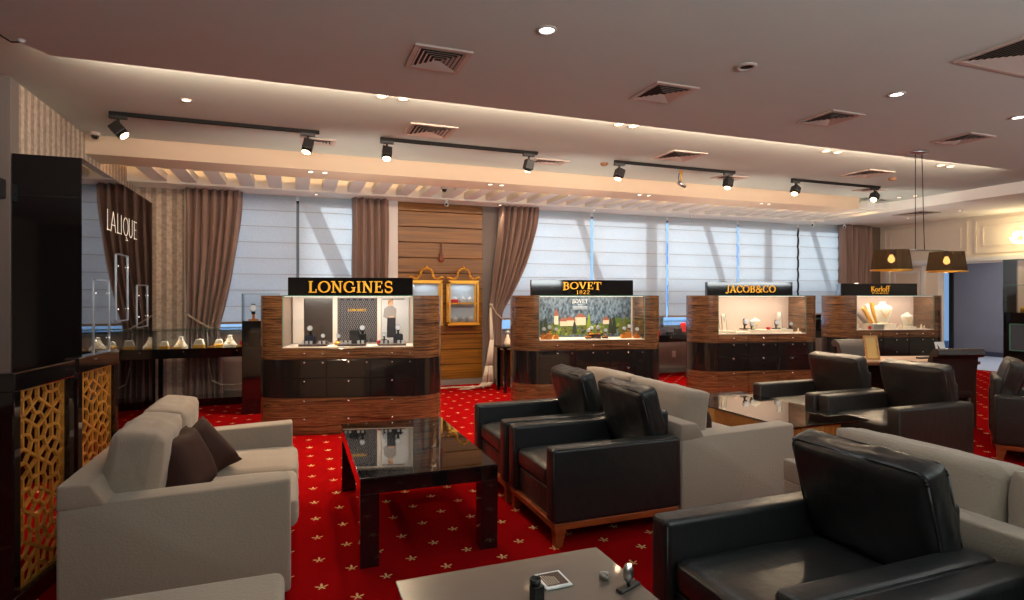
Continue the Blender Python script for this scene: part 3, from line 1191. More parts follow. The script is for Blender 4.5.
CASE_E = 5.2
RZ = R(-13.5)
cabs = {}
for key, loc, rz, lab, bm_ in (
        ('longines', (0.515, 6.285, 0), R(-13.5), 'nearest and largest-looking wood and black display cabinet, LONGINES in gold on its sign', 'case_white'),
        ('bovet', (3.385, 6.28, 0), R(-11), 'second display cabinet from the left, BOVET 1822 sign above a castle picture', 'case_white'),
        ('jacob', (6.195, 6.465, 0), R(-12.5), 'third display cabinet, JACOB&CO sign above a plain beige lit back', 'case_beige'),
        ('korloff', (8.87, 6.47, 0), R(-14), 'rightmost and farthest display cabinet, Korloff sign and white necklace busts inside', 'case_beige')):
    cabs[key] = cabinet(loc, rz, lab, MT[bm_])

m = MB()
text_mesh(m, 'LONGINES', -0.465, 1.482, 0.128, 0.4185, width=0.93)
m.build('sign_letters', MT['gold_glow'], cabs['longines'][1])
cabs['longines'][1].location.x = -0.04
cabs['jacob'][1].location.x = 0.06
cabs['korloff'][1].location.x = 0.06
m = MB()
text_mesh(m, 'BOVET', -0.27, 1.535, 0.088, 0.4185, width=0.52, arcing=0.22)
m.build('sign_letters', MT['gold_glow'], cabs['bovet'][1])
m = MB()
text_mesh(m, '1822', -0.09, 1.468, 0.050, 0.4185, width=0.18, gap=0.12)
m.build('sign_letters', MT['gold_glow'], cabs['bovet'][1])
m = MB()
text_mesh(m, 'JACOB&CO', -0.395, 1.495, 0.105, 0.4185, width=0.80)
m.build('sign_letters', MT['gold_glow'], cabs['jacob'][1])
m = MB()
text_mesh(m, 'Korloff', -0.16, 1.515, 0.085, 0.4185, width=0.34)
m.build('sign_letters', MT['gold_glow'], cabs['korloff'][1])
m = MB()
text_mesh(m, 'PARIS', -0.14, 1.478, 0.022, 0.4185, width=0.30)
m.build('sign_letters', MT['gold_glow'], cabs['korloff'][1])
# korloff cabinet: pale side of its sign board
m = MB(); m.box(-0.71, -0.682, 0.43, 0.49, 1.455, 1.645)
m.build('sign_side', mat('sign_side_blue', lin((130, 160, 196)), 0.4), cabs['korloff'][1])


def in_cab(key, x, y, z):
    o = cabs[key][0]
    a = o.rotation_euler[2]
    return (o.location.x + x * math.cos(a) - y * math.sin(a), o.location.y + x * math.sin(a) + y * math.cos(a), z)


def cab_rz(key):
    return cabs[key][0].rotation_euler[2]


# ---- Longines backdrops
LC = cabs['longines'][0]
Z0 = 0.915
m = MB(); m.box(-0.54, -0.24, 0.395, 0.412, 0.93, 1.42)
tag(m.build('backdrop', MT['dark_case'], LC), 'dark glossy backdrop')
m = MB(); m.box(-0.18, 0.245, 0.395, 0.412, 0.93, 1.42, mi=0)
for i in range(13):
    for j in range(11):
        cx, cz = -0.165 + i * 0.033, 0.945 + j * 0.045 + (0.0225 if i % 2 else 0)
        if cz > 1.4 or cx > 0.238:
            continue
        for sx_ in (-1, 1):
            p0 = Vector((cx, cz + 0.02)); p1 = Vector((cx + sx_ * 0.014, cz)); p2 = Vector((cx, cz - 0.02))
            for a_, b_ in ((p0, p1), (p1, p2)):
                d_ = (b_ - a_); n_ = Vector((-d_.y, d_.x)).normalized() * 0.0022
                m.prism_y([(a_.x + n_.x, a_.y + n_.y), (b_.x + n_.x, b_.y + n_.y), (b_.x - n_.x, b_.y - n_.y), (a_.x - n_.x, a_.y - n_.y)], 0.391, 0.395, mi=1)
text_mesh(m, 'LONGINES', -0.07, 1.275, 0.026, 0.391, width=0.20, mi=2)
m.build('backdrop', [MT['navy'], MT['bust_grey'], MT['gold_glow']], LC)
pm = mat('poster_grey', lin((206, 202, 198)), 0.5)
m = MB(); m.box(0.295, 0.60, 0.395, 0.412, 0.93, 1.42, mi=0)
m.box(0.305, 0.55, 0.392, 0.395, 1.405, 1.415, mi=3)
# printed figure of a woman in a grey jacket
cx = 0.40
m.prism_y([(cx - 0.045, 1.08), (cx + 0.045, 1.08), (cx + 0.055, 1.20), (cx + 0.06, 1.30), (cx + 0.02, 1.335), (cx - 0.03, 1.335), (cx - 0.075, 1.30), (cx - 0.085, 1.21), (cx - 0.04, 1.19)], 0.391, 0.395, mi=1)
m.prism_y([(cx - 0.045, 0.98), (cx + 0.055, 0.98), (cx + 0.050, 1.20), (cx - 0.04, 1.20)], 0.388, 0.392, mi=2)
m.prism_y([(cx + 0.0 + 0.026 * math.cos(t * PI / 6), 1.365 + 0.034 * math.sin(t * PI / 6)) for t in range(12)], 0.391, 0.395, mi=4)
m.prism_y([(cx - 0.03, 1.34), (cx - 0.035, 1.39), (cx, 1.41), (cx + 0.03, 1.40), (cx + 0.012, 1.385), (cx - 0.012, 1.37)], 0.388, 0.392, mi=5)
m.prism_y([(cx - 0.02, 1.20), (cx + 0.03, 1.205), (cx + 0.03, 1.225), (cx - 0.02, 1.22)], 0.386, 0.391, mi=4)
m.build('poster', [pm, mat('print_jacket', lin((150, 142, 136)), .6), mat('print_black', lin((36, 34, 38)), .6), MT['black_satin'], mat('print_skin', lin((214, 166, 132)), .6), mat('print_hair', lin((178, 130, 78)), .6)], LC)
m = MB(); m.box(-0.235, -0.185, 0.395, 0.42, 0.92, 1.43); m.box(0.25, 0.29, 0.395, 0.42, 0.92, 1.43); m.box(-0.66, -0.545, 0.40, 0.42, 0.92, 1.43)
m.build('partition', MT['case_white'], LC)


# ---- watches
def make_watch(name='wristwatch', strap='black_satin', stand=None, h=0.06):
    """watch wrapped on a stand: stand column, strap loop, case and dial facing -Y"""
    o = empty(name)
    s = MB(); s.box(-0.022, 0.022, -0.02, 0.02, 0, 0.006); s.cyl((0, 0, 0.006), (0, 0, h * 0.55), 0.006, seg=8)
    s.build('stand', MT[stand or 'black_satin'], o)
    st = MB()
    n = 16
    for i in range(n):
        a0, a1 = 2 * PI * i / n, 2 * PI * (i + 1) / n
        pr_ = lambda a: (0.012 * math.cos(a), h * 0.72 + h * 0.34 * math.sin(a))
        (u0, v0), (u1, v1) = pr_(a0), pr_(a1)
        st.quad((-0.008, u0 - 0.004, v0), (0.008, u0 - 0.004, v0), (0.008, u1 - 0.004, v1), (-0.008, u1 - 0.004, v1))
    st.build('strap', MT[strap], o)
    w_ = MB(); w_.cyl((0, -0.014, h * 0.78), (0, -0.024, h * 0.78), 0.017, 0.016, seg=16)
    cs = w_.build('case', MT['silver'], o)
    w_ = MB(); w_.cyl((0, -0.0245, h * 0.78), (0, -0.026, h * 0.78), 0.0135, seg=16)
    w_.build('dial', MT['watch_face'], cs)
    return o


def block(name, key, x, y, z, sx, sy, sz, mt, lab, cat, group=None, bev=0.003):
    m = MB(); m.box(-sx / 2, sx / 2, -sy / 2, sy / 2, 0, sz, bev=bev, seg=1)
    o = m.build(name, MT[mt], loc=in_cab(key, x, y, z), rz=cab_rz(key))
    return tag(o, lab, cat, group)


w0 = make_watch()
tag(w0, 'w', 'watch')
LW = [(-0.43, 0.20, 1.02, 1.15, 'wristwatch topping the black riser in the left third of the nearest cabinet'),
      (-0.30, 0.22, 0.955, 0.9, 'wristwatch on the low black block at the left of the nearest cabinet'),
      (-0.13, 0.16, 0.955, 0.9, 'wristwatch left of the middle tray in the nearest cabinet'),
      (0.11, 0.25, 1.02, 1.15, 'wristwatch on the tall riser before the patterned backdrop of the nearest cabinet'),
      (0.345, 0.20, 0.965, 0.9, 'wristwatch standing before the woman poster in the nearest cabinet'),
      (0.49, 0.25, 1.02, 1.15, 'wristwatch on the dark riser right of the woman poster')]
for k, (x, y, z, s_, lab) in enumerate(LW):
    o = place(w0, in_cab('longines', x, y, z), cab_rz('longines'), lab, 'watches in the nearest cabinet', first=(k == 0))
    o.scale = (s_ * 1.5,) * 3
block('display_riser', 'longines', -0.43, 0.20, Z0, 0.11, 0.09, 0.105, 'navy', 'dark block riser under the watch at the left of the nearest cabinet', 'riser')
block('display_riser', 'longines', -0.30, 0.22, Z0, 0.10, 0.09, 0.04, 'black_satin', 'low black block riser beside the left tray in the nearest cabinet', 'riser')
block('display_riser', 'longines', -0.13, 0.16, Z0, 0.08, 0.06, 0.04, 'gold', 'low gold block riser left of the middle tray', 'riser')
block('display_riser', 'longines', 0.11, 0.25, Z0, 0.07, 0.07, 0.105, 'black_satin', 'black block riser before the patterned backdrop', 'riser')
block('display_plaque', 'longines', 0.02, 0.24, Z0, 0.10, 0.02, 0.16, 'black_plastic', 'black upright plaque before the patterned backdrop', 'plaque')
block('display_riser', 'longines', 0.345, 0.20, Z0, 0.10, 0.06, 0.05, 'navy', 'navy block riser before the woman poster', 'riser')
block('display_riser', 'longines', 0.49, 0.25, Z0, 0.10, 0.08, 0.105, 'navy', 'navy block riser right of the woman poster', 'riser')
for k, (xc, lab) in enumerate(((-0.38, 'left'), (0.02, 'middle'), (0.44, 'right'))):
    t_ = empty('display_tray', in_cab('longines', xc, 0.09, Z0), cab_rz('longines'), '%s black tray of small white watch cards in the nearest cabinet' % lab, 'tray', 'trays in the nearest cabinet')
    m = MB(); m.box(-0.145, 0.145, -0.04, 0.04, 0, 0.022, bev=0.003, seg=1); m.build('tray_base', MT['dark_wood'], t_)
    for q in range(6):
        if q == 3:
            continue
        m = MB(); m.box(-0.013, 0.013, -0.006, 0.006, 0, 0.034); m.build('price_card', MT['white'], t_, loc=(-0.11 + q * 0.044, 0.0, 0.022))
block('red_box', 'longines', 0.29, 0.16, Z0, 0.03, 0.03, 0.05, 'red', 'small red box beside the right tray in the nearest cabinet', 'box')

# ---- Bovet castle picture
BC = cabs['bovet'][0]


def forest_mat():
    m_, nt, b = newmat('misty_forest')
    L = nt.links.new
    tc = nt.nodes.new('ShaderNodeTexCoord')
    mp = nt.nodes.new('ShaderNodeMapping'); mp.inputs['Scale'].default_value = (38, 1, 22)
    L(tc.outputs['Object'], mp.inputs[0])
    n = N(nt, 'ShaderNodeTexNoise'); n.inputs['Scale'].default_value = 1; n.inputs['Detail'].default_value = 4
    L(mp.outputs[0], n.inputs['Vector'])
    cr = nt.nodes.new('ShaderNodeValToRGB')
    cr.color_ramp.elements[0].position = 0.35; cr.color_ramp.elements[0].color = (*lin((38, 52, 62)), 1)
    cr.color_ramp.elements[1].position = 0.7; cr.color_ramp.elements[1].color = (*lin((124, 142, 156)), 1)
    L(n.outputs['Fac'], cr.inputs[0]); L(cr.outputs[0], b.inputs['Base Color'])
    b.inputs['Roughness'].default_value = 0.4
    return m_


m = MB()
m.box(-0.66, 0.64, 0.40, 0.415, 0.92, 1.432, mi=0)
random.seed(11)
for k in range(420):   # printed foliage in front of the hillside
    x = random.uniform(-0.64, 0.62); r_ = random.uniform(0.010, 0.028)
    z = 0.95 + random.uniform(0, 0.13) + (0.07 if x > 0.35 else 0)
    mi = random.choice((1, 1, 2, 3, 3, 6))
    m.prism_y([(max(-0.66, min(0.64, x + r_ * (1 + 0.25 * math.sin(5 * t + k)) * math.cos(t * PI / 5))), max(0.925, z + r_ * 0.9 * math.sin(t * PI / 5))) for t in range(10)], 0.3985 - 0.00001 * k, 0.40, mi=mi)
for x, z, w_, h_ in ((-0.36, 1.08, 0.055, 0.11), (-0.18, 1.06, 0.16, 0.07), (-0.04, 1.07, 0.14, 0.10), (0.30, 1.08, 0.08, 0.05), (-0.27, 1.06, 0.08, 0.06)):
    m.prism_y([(x - w_ / 2, z), (x + w_ / 2, z), (x + w_ / 2, z + h_), (x - w_ / 2, z + h_)], 0.393, 0.396, mi=4)
    rh = 0.085 if w_ < 0.06 else 0.05
    m.prism_y([(x - w_ / 2 - 0.01, z + h_), (x + w_ / 2 + 0.01, z + h_), (x + w_ * 0.1, z + h_ + rh), (x - w_ * 0.1, z + h_ + rh)], 0.392, 0.396, mi=5)
for x, h_, mi in ((-0.56, 0.2, 6), (-0.50, 0.24, 6), (0.07, 0.27, 2), (0.36, 0.22, 6), (0.41, 0.24, 6), (-0.12, 0.18, 6), (-0.62, 0.16, 6), (0.56, 0.24, 1), (0.5, 0.2, 1)):
    m.prism_y([(x - 0.035, 0.96), (x + 0.035, 0.96), (x + 0.02, 0.96 + h_ * 0.6), (x, 0.96 + h_), (x - 0.02, 0.96 + h_ * 0.6)], 0.388, 0.392, mi=mi)
text_mesh(m, 'BOVET', -0.15, 1.355, 0.045, 0.396, width=0.21, mi=7, arcing=0.2)
text_mesh(m, '1822', -0.075, 1.325, 0.018, 0.396, width=0.06, mi=7)
for zz in (1.305, 1.29, 1.275):
    m.box(-0.14, 0.05, 0.393, 0.396, zz, zz + 0.004, mi=7)
m.build('castle_picture', [forest_mat(), mat('leaf_olive', lin((96, 100, 34)), .5), mat('leaf_bright', lin((136, 150, 30)), .5), mat('leaf_green', lin((84, 112, 36)), .5),
        mat('castle_stone', lin((216, 196, 166)), .5), mat('castle_roof', lin((150, 84, 60)), .5), mat('leaf_dark', lin((36, 48, 32)), .5), MT['white']], BC)

w1 = make_watch('watch_on_orange_stand', 'black_satin', 'orange', 0.075)
tag(w1, 'w', 'watch')
BW = [(-0.585, .13, .04, 'left'), (-0.52, .10, .06, 'left'), (-0.43, .13, .035, 'left'), (-0.02, .13, .02, 'middle'), (0.03, .17, .05, 'middle'), (0.10, .12, .055, 'middle'), (0.20, .14, .02, 'middle'),
      (0.44, .13, .04, 'right'), (0.52, .17, .065, 'right'), (0.61, .13, .03, 'right')]
bl = ['leftmost watch of the second cabinet, on an orange block', 'tallest watch of the left group in the second cabinet', 'right-hand watch of the left group in the second cabinet',
      'leftmost watch of the middle group in the second cabinet', 'rear watch of the middle group in the second cabinet', 'tall watch in the middle group of the second cabinet', 'rightmost watch of the middle group in the second cabinet',
      'left-hand watch of the right group in the second cabinet', 'tallest watch of the right group in the second cabinet', 'rightmost watch of the second cabinet']
for k, (x, y, h_, g_) in enumerate(BW):
    mt = 'dark_wood' if 3 <= k <= 6 else 'orange'
    m = MB(); m.box(-0.034, 0.034, -0.028, 0.028, 0, h_, bev=0.002, seg=1)
    b_ = m.build('display_riser', MT[mt], loc=in_cab('bovet', x, y, Z0), rz=cab_rz('bovet'))
    tag(b_, ('brown' if 3 <= k <= 6 else 'orange') + ' block under the ' + bl[k].replace(', on an orange block', ''), 'riser', 'watch risers in the second cabinet')
    o = place(w1, in_cab('bovet', x, y, Z0 + h_), cab_rz('bovet'), bl[k], 'watches in the second cabinet', first=(k == 0))
    o.scale = (1.45,) * 3


# ---- necklace busts and jewellery
def make_bust(mt='bust', h=0.2, low=False):
    o = empty('necklace_bust')
    m = MB()
    if low:
        m.lathe([(0.0, 0), (0.092, 0.0), (0.090, 0.012), (0.066, 0.045), (0.040, 0.085), (0.028, 0.115), (0.027, 0.130), (0.033, 0.142), (0, 0.146)], seg=18, sy=0.55)
    else:
        m.lathe([(0.0, 0), (0.048, 0.0), (0.062, 0.03), (0.080, 0.085), (0.090, 0.128), (0.088, 0.146), (0.066, 0.160), (0.036, 0.168), (0.031, 0.180), (0.034, 0.192), (0, 0.196)], seg=20, sy=0.42)
    b_ = m.build('bust', MT[mt], o)
    m = MB()
    pts = [(0.05 * math.sin(t) * 0.9, -0.036 - 0.004 * math.cos(t), 0.125 - 0.055 * (0.5 - 0.5 * math.cos(t * 1.0)) * 1.2) for t in [(-1 + 2 * i / 14) * PI * 0.55 for i in range(15)]]
    pts = [(p[0], p[1], 0.145 - 0.075 * math.cos(p[0] / 0.05 * 1.45)) for p in pts]
    if low:
        pts = [(p[0], p[1] - 0.004, p[2] - 0.03) for p in pts]
    m.tube(pts, 0.0035, 6)
    if not low:
        m.cyl((0, -0.040, 0.070), (0, -0.043, 0.052), 0.008, 0.002, 8)
    m.build('necklace', MT['gold'], o)
    o.scale = (h / 0.196,) * 3
    return tag(o, 'b', 'necklace bust')


def plateau(key, x, y, sx, sy, sz, lab):
    return block('display_plinth', key, x, y, Z0, sx, sy, sz, 'bust', lab, 'plinth')


b0 = make_bust('bust', 0.20)
KB = [(-0.60, 0.20, 1.00, 0.85, 'left necklace bust at the edge of the fourth cabinet'),
      (-0.05, 0.22, 1.00, 1.75, 'tallest cream necklace bust, in the middle of the fourth cabinet'),
      (0.36, 0.20, 0.95, 1.15, 'right-hand necklace bust in the fourth cabinet')]
for k, (x, y, z, s_, lab) in enumerate(KB):
    o = place(b0, in_cab('korloff', x, y, z), cab_rz('korloff'), lab, 'necklace busts in the fourth cabinet', first=(k == 0))
    o.scale = (s_ * 1.02,) * 3
plateau('korloff', -0.60, 0.20, 0.16, 0.12, 0.085, 'cream plinth under the left bust of the fourth cabinet')
plateau('korloff', -0.06, 0.20, 0.34, 0.16, 0.085, 'cream plinth under the tallest bust of the fourth cabinet')
plateau('korloff', 0.36, 0.20, 0.22, 0.14, 0.035, 'cream plinth under the right bust of the fourth cabinet')
# fan of gilded bracelet ramps
for q, (xx, an, hh, mt) in enumerate(((-0.30, 32, 0.30, 'gold'), (-0.26, 20, 0.33, 'bust'), (-0.20, 10, 0.34, 'gold'), (-0.34, 42, 0.22, 'bust_grey'))):
    m = MB(); m.box(-0.026, 0.026, -0.012, 0.012, 0, hh, bev=0.004, seg=1)
    for z_ in range(1, 9):
        m.cyl((-0.02, -0.014, hh * z_ / 9), (0.02, -0.014, hh * z_ / 9), 0.006, seg=6)
    o = m.build('bracelet_ramp', MT[mt], loc=in_cab('korloff', xx + 0.02, 0.16 + 0.03 * q, Z0 + 0.088))
    o.rotation_euler = (0, -R(an), cab_rz('korloff'))
    tag(o, ['leaning gold bracelet ramp, second in the fan in the fourth cabinet', 'cream bracelet ramp in the middle of the fan in the fourth cabinet', 'most upright gold bracelet ramp of the fan in the fourth cabinet', 'lowest grey bracelet ramp of the fan in the fourth cabinet'][q], 'bracelet ramp', 'bracelet ramps in the fourth cabinet')
plateau('korloff', -0.28, 0.14, 0.2, 0.26, 0.085, 'cream plinth under the fan of bracelet ramps')
block('red_ring_box', 'korloff', -0.40, 0.06, Z0, 0.04, 0.03, 0.05, 'red', 'small red ring box in the fourth cabinet', 'box')


def ringstand(key, x, y, s_, lab, mt='bust', cone=True):
    o = empty('ring_stand', in_cab(key, x, y, Z0), cab_rz(key), lab, 'ring stand', 'ring stands in the cabinets')
    m = MB(); m.box(-0.028, 0.028, -0.028, 0.028, 0, 0.014, bev=0.002, seg=1)
    if cone:
        m.cyl((0, 0, 0.014), (0, 0, 0.075), 0.016, 0.006, 12)
    m.build('base', MT[mt], o)
    m = MB()
    pts = [(0.013 * math.cos(2 * PI * i / 12), -0.0, 0.045 + 0.003 * math.sin(2 * PI * i / 12)) for i in range(13)]
    pts = [(0.013 * math.cos(2 * PI * i / 12), 0.013 * math.sin(2 * PI * i / 12), 0.04) for i in range(13)]
    m.tube(pts, 0.003, 6)
    m.build('ring', MT['gold'], o)
    o.scale = (s_,) * 3
    return o


ring_labels = {'korloff': ['left', 'right'], 'jacob': []}
for k, (x, s_) in enumerate(((0.16, 1.0), (0.21, 0.8), (0.52, 1.0), (0.57, 0.8), (-0.49, 0.7))):
    ringstand('korloff', x, 0.09, s_, ['larger ring stand between the middle and right busts of the fourth cabinet', 'smaller ring stand between the middle and right busts of the fourth cabinet', 'larger ring stand right of the right bust in the fourth cabinet', 'smaller ring stand at the far right of the fourth cabinet', 'tiny ring stand beside the left bust in the fourth cabinet'][k])
# Jacob & Co. contents
for q, (x, an, lab) in enumerate(((-0.57, -12, 'leftmost white slanted necklace board in the third cabinet'), (-0.46, -12, 'second white slanted necklace board in the third cabinet'), (0.40, -6, 'white necklace board at the right of the third cabinet'))):
    o = empty('necklace_board', in_cab('jacob', x, 0.22, Z0 + (0.03 if q < 2 else 0.05)), cab_rz('jacob'), lab, 'necklace board', 'necklace boards in the third cabinet')
    m = MB(); m.prism_y([(-0.03, 0), (0.03, 0), (0.03 + 0.002 * an, 0.24), (-0.03 + 0.002 * an, 0.24)], -0.012, 0.012); m.build('board', MT['bust'], o)
    m = MB(); m.prism_y([(0.03, 0), (0.036, 0), (0.036 + 0.002 * an, 0.24), (0.03 + 0.002 * an, 0.24)], -0.012, 0.03); m.build('side', MT['dark_wood'], o)
    m = MB(); m.tube([(-0.02 + .002 * an, -0.014, 0.23), (0.0, -0.016, 0.12), (0.02 + .002 * an, -0.014, 0.23)], 0.003, 6); m.build('necklace', MT['silver'], o)
plateau('jacob', -0.52, 0.18, 0.28, 0.2, 0.03, 'cream plinth under the two left necklace boards')
plateau('jacob', 0.03, 0.16, 0.36, 0.18, 0.045, 'cream plinth in the middle of the third cabinet')
plateau('jacob', 0.40, 0.20, 0.30, 0.16, 0.05, 'cream plinth at the right of the third cabinet')
plateau('jacob', -0.26, 0.10, 0.18, 0.10, 0.02, 'thin cream plinth between the left boards and middle plinth')
JW = [(-0.16, 0.20, 0.96, 1.9, 'largest dark wristwatch, left of the middle in the third cabinet'), (-0.08, 0.16, 0.96, 1.3, 'smaller dark wristwatch beside the largest one in the third cabinet'), (0.31, 0.17, 0.965, 1.6, 'wristwatch left of the right-hand necklace board in the third cabinet'), (0.53, 0.17, 0.965, 1.2, 'rightmost wristwatch in the third cabinet')]
for k, (x, y, z, s_, lab) in enumerate(JW):
    o = place(w0, in_cab('jacob', x, y, z), cab_rz('jacob'), lab, 'watches in the third cabinet')
    o.scale = (s_ * 1.3,) * 3
block('ring_box', 'jacob', 0.15, 0.10, Z0 + 0.045, 0.05, 0.03, 0.035, 'red', 'small red ring box on the middle plinth of the third cabinet', 'box')
o = place(b0, in_cab('jacob', 0.02, 0.22, 0.96), cab_rz('jacob'), 'small necklace bust on the middle plinth of the third cabinet')
o.scale = (0.85,) * 3
for k, (x, s_) in enumerate(((0.60, 0.9), (-0.36, 0.8))):
    ringstand('jacob', x, 0.08, s_, ['ring stand in the right corner of the third cabinet', 'ring stand beside the left necklace boards in the third cabinet'][k])

# ================================================================ LALIQUE WALL CABINET (left)
LQ = empty('black_glass_cabinet', (-1.82, 5.5, 0), 0, 'tall black mirror-glass wall cabinet with thin LALIQUE lettering', 'wall cabinet')
m = MB(); m.box(-0.22, 0.218, 0.0, 2.40, 0.0, 2.54); m.build('body', MT['black_gloss'], LQ)
m = MB(); m.box(0.218, 0.226, 0.0, 2.40, 0.02, 2.54); m.build('side_panel', MT['black_side'], LQ)
m = MB(); m.box(-0.21, 0.21, -0.006, 0.0, 2.22, 2.225); m.build('panel_seam', MT['black_plastic'], LQ)
# lettering on the +X face: build in XZ facing -Y then turn
m = MB()
text_mesh(m, 'LALIQUE', 0.0, 0.0, 0.19, 0.0, width=1.06, serif=False, depth=0.002)
for v in m.bm.verts:
    x, y, z = v.co
    v.co = Vector((0.226 - y, 0.62 + x, 2.04 + z))
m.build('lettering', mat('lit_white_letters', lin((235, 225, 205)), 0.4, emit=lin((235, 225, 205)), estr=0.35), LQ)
# three small glass niches with led points
for (y0, y1, z0, z1) in ((0.27, 0.72, 0.95, 1.59), (0.92, 1.34, 1.2, 1.85), (1.69, 2.17, 1.10, 1.57)):
    m = MB()
    t_ = 0.012
    m.box(0.226, 0.234, y0, y1, z0, z0 + t_); m.box(0.226, 0.234, y0, y1, z1 - t_, z1)
    m.box(0.226, 0.234, y0, y0 + t_, z0, z1); m.box(0.226, 0.234, y1 - t_, y1, z0, z1)
    nf = m.build('niche_frame', MT['silver'], LQ)
    m = MB()
    for zz in (z0 + 0.12, z1 - 0.12):
        for yy in (y0 + 0.04, y1 - 0.04):
            m.cyl((0.234, yy, zz), (0.240, yy, zz), 0.006, seg=8)
    m.build('led_point', MT['led'], nf)

# small black loudspeaker on the return wall
sp = empty('wall_loudspeaker', (-2.12, 5.40, 2.18), 0, 'small black loudspeaker fixed to the wall at the far left edge', 'loudspeaker')
m = MB(); m.box(-0.12, 0.06, -0.06, 0.06, 0, 0.15, bev=0.01); m.build('cabinet_box', MT['black_plastic'], sp)
m = MB(); m.box(-0.10, 0.04, -0.064, -0.058, 0.015, 0.135); m.build('grille', MT['vent_dark'], sp)
m = MB(); m.box(-0.04, 0.0, 0.05, 0.09, 0.05, 0.1); m.build('bracket', MT['black_plastic'], sp)

# ================================================================ GILDED LATTICE SCREENS


def lattice(mb, w, z0, z1, mi=0):
    """star and hexagon strapwork in the plane x=0, spanning y 0..w"""
    s = 0.25
    hgt = s * math.sqrt(3) / 2
    bars = []

    def bar(a, b, t=0.0068):
        bars.append((a, b, t))
    j = 0
    z = z0 - hgt * 0.35
    while z < z1 + hgt:
        off = s / 2 if j % 2 else 0
        y = -s * 0.75 + off
        while y < w + s:
            for k in range(6):
                a, a2, a3 = R(30 + 60 * k), R(60 * k), R(30 + 60 * (k - 1))
                p1 = (y + 0.082 * math.cos(a), z + 0.082 * math.sin(a))
                p0 = (y + 0.082 * math.cos(a3), z + 0.082 * math.sin(a3))
                q1 = (y + 0.104 * math.cos(a2), z + 0.104 * math.sin(a2))
                bar((y, z), p1)
                bar(p0, q1)
                bar(p1, q1)
                if k < 3:
                    bar(q1, (y + (s - 0.104) * math.cos(a2), z + (s - 0.104) * math.sin(a2)))
                # the small triangle frame between three rosettes
                rc = s / math.sqrt(3)
                cx_, cz_ = y + rc * math.cos(a), z + rc * math.sin(a)
                bar(p1, (cx_, cz_))
            y += s
        z += hgt
        j += 1
    for a, b, t in bars:
        # clip to the panel
        (y0_, z0_), (y1_, z1_) = a, b
        t0, t1 = 0.0, 1.0
        ok = True
        for p, q in ((-(y1_ - y0_), y0_ - 0.0), ((y1_ - y0_), w - y0_), (-(z1_ - z0_), z0_ - z0), ((z1_ - z0_), z1 - z0_)):
            if abs(p) < 1e-9:
                if q < 0:
                    ok = False
                continue
            r_ = q / p
            if p < 0:
                t0 = max(t0, r_)
            else:
                t1 = min(t1, r_)
        if not ok or t0 >= t1:
            continue
        A = Vector((y0_ + (y1_ - y0_) * t0, z0_ + (z1_ - z0_) * t0))
        B = Vector((y0_ + (y1_ - y0_) * t1, z0_ + (z1_ - z0_) * t1))
        d = B - A
        if d.length < 1e-4:
            continue
        n = Vector((-d.y, d.x)).normalized() * t
        cs = [(A + n), (B + n), (B - n), (A - n)]
        f0 = [mb.bm.verts.new((-0.007, c.x, c.y)) for c in cs]
        f1 = [mb.bm.verts.new((0.007, c.x, c.y)) for c in cs]
        for i in range(4):
            jn = (i + 1) % 4
            mb.bm.faces.new((f0[i], f0[jn], f1[jn], f1[i]))
        mb.bm.faces.new(f0[::-1]); mb.bm.faces.new(f1)


def make_screen(loc, rz, w, lab):
    o = empty('lattice_screen', loc, rz, lab, 'screen', 'gilded lattice screens behind the left sofa')
    H = 1.10
    for nm, args in (('frame_post', (-0.03, 0.03, 0.0, 0.055, 0, H)), ('frame_post', (-0.03, 0.03, w - 0.055, w, 0, H)),
                     ('frame_rail', (-0.034, 0.034, -0.002, w + 0.002, H - 0.085, H + 0.002)), ('frame_rail', (-0.034, 0.034, -0.002, w + 0.002, 0.0, 0.09))):
        m = MB(); m.box(*args, bev=0.005, seg=2); m.build(nm, MT['black_gloss'], o)
    m = MB(); lattice(m, w - 0.11, 0.09, H - 0.085)
    m.box(-0.008, 0.008, 0, 0.012, 0.09, H - 0.085); m.box(-0.008, 0.008, w - 0.122, w - 0.11, 0.09, H - 0.085); m.box(-0.008, 0.008, 0.012, w - 0.122, H - 0.097, H - 0.085); m.box(-0.008, 0.008, 0.012, w - 0.122, 0.09, 0.102)
    m.build('lattice_panel', MT['gold_lattice'], o, loc=(0, 0.055, 0))
    return o


make_screen((-1.215, 3.215, 0), R(-7.5), 0.53, 'nearer black framed gilded lattice screen at the left edge')
make_screen((-1.165, 3.86, 0), R(-6), 0.55, 'farther black framed gilded lattice screen behind the left sofa')

# ================================================================ SEATING


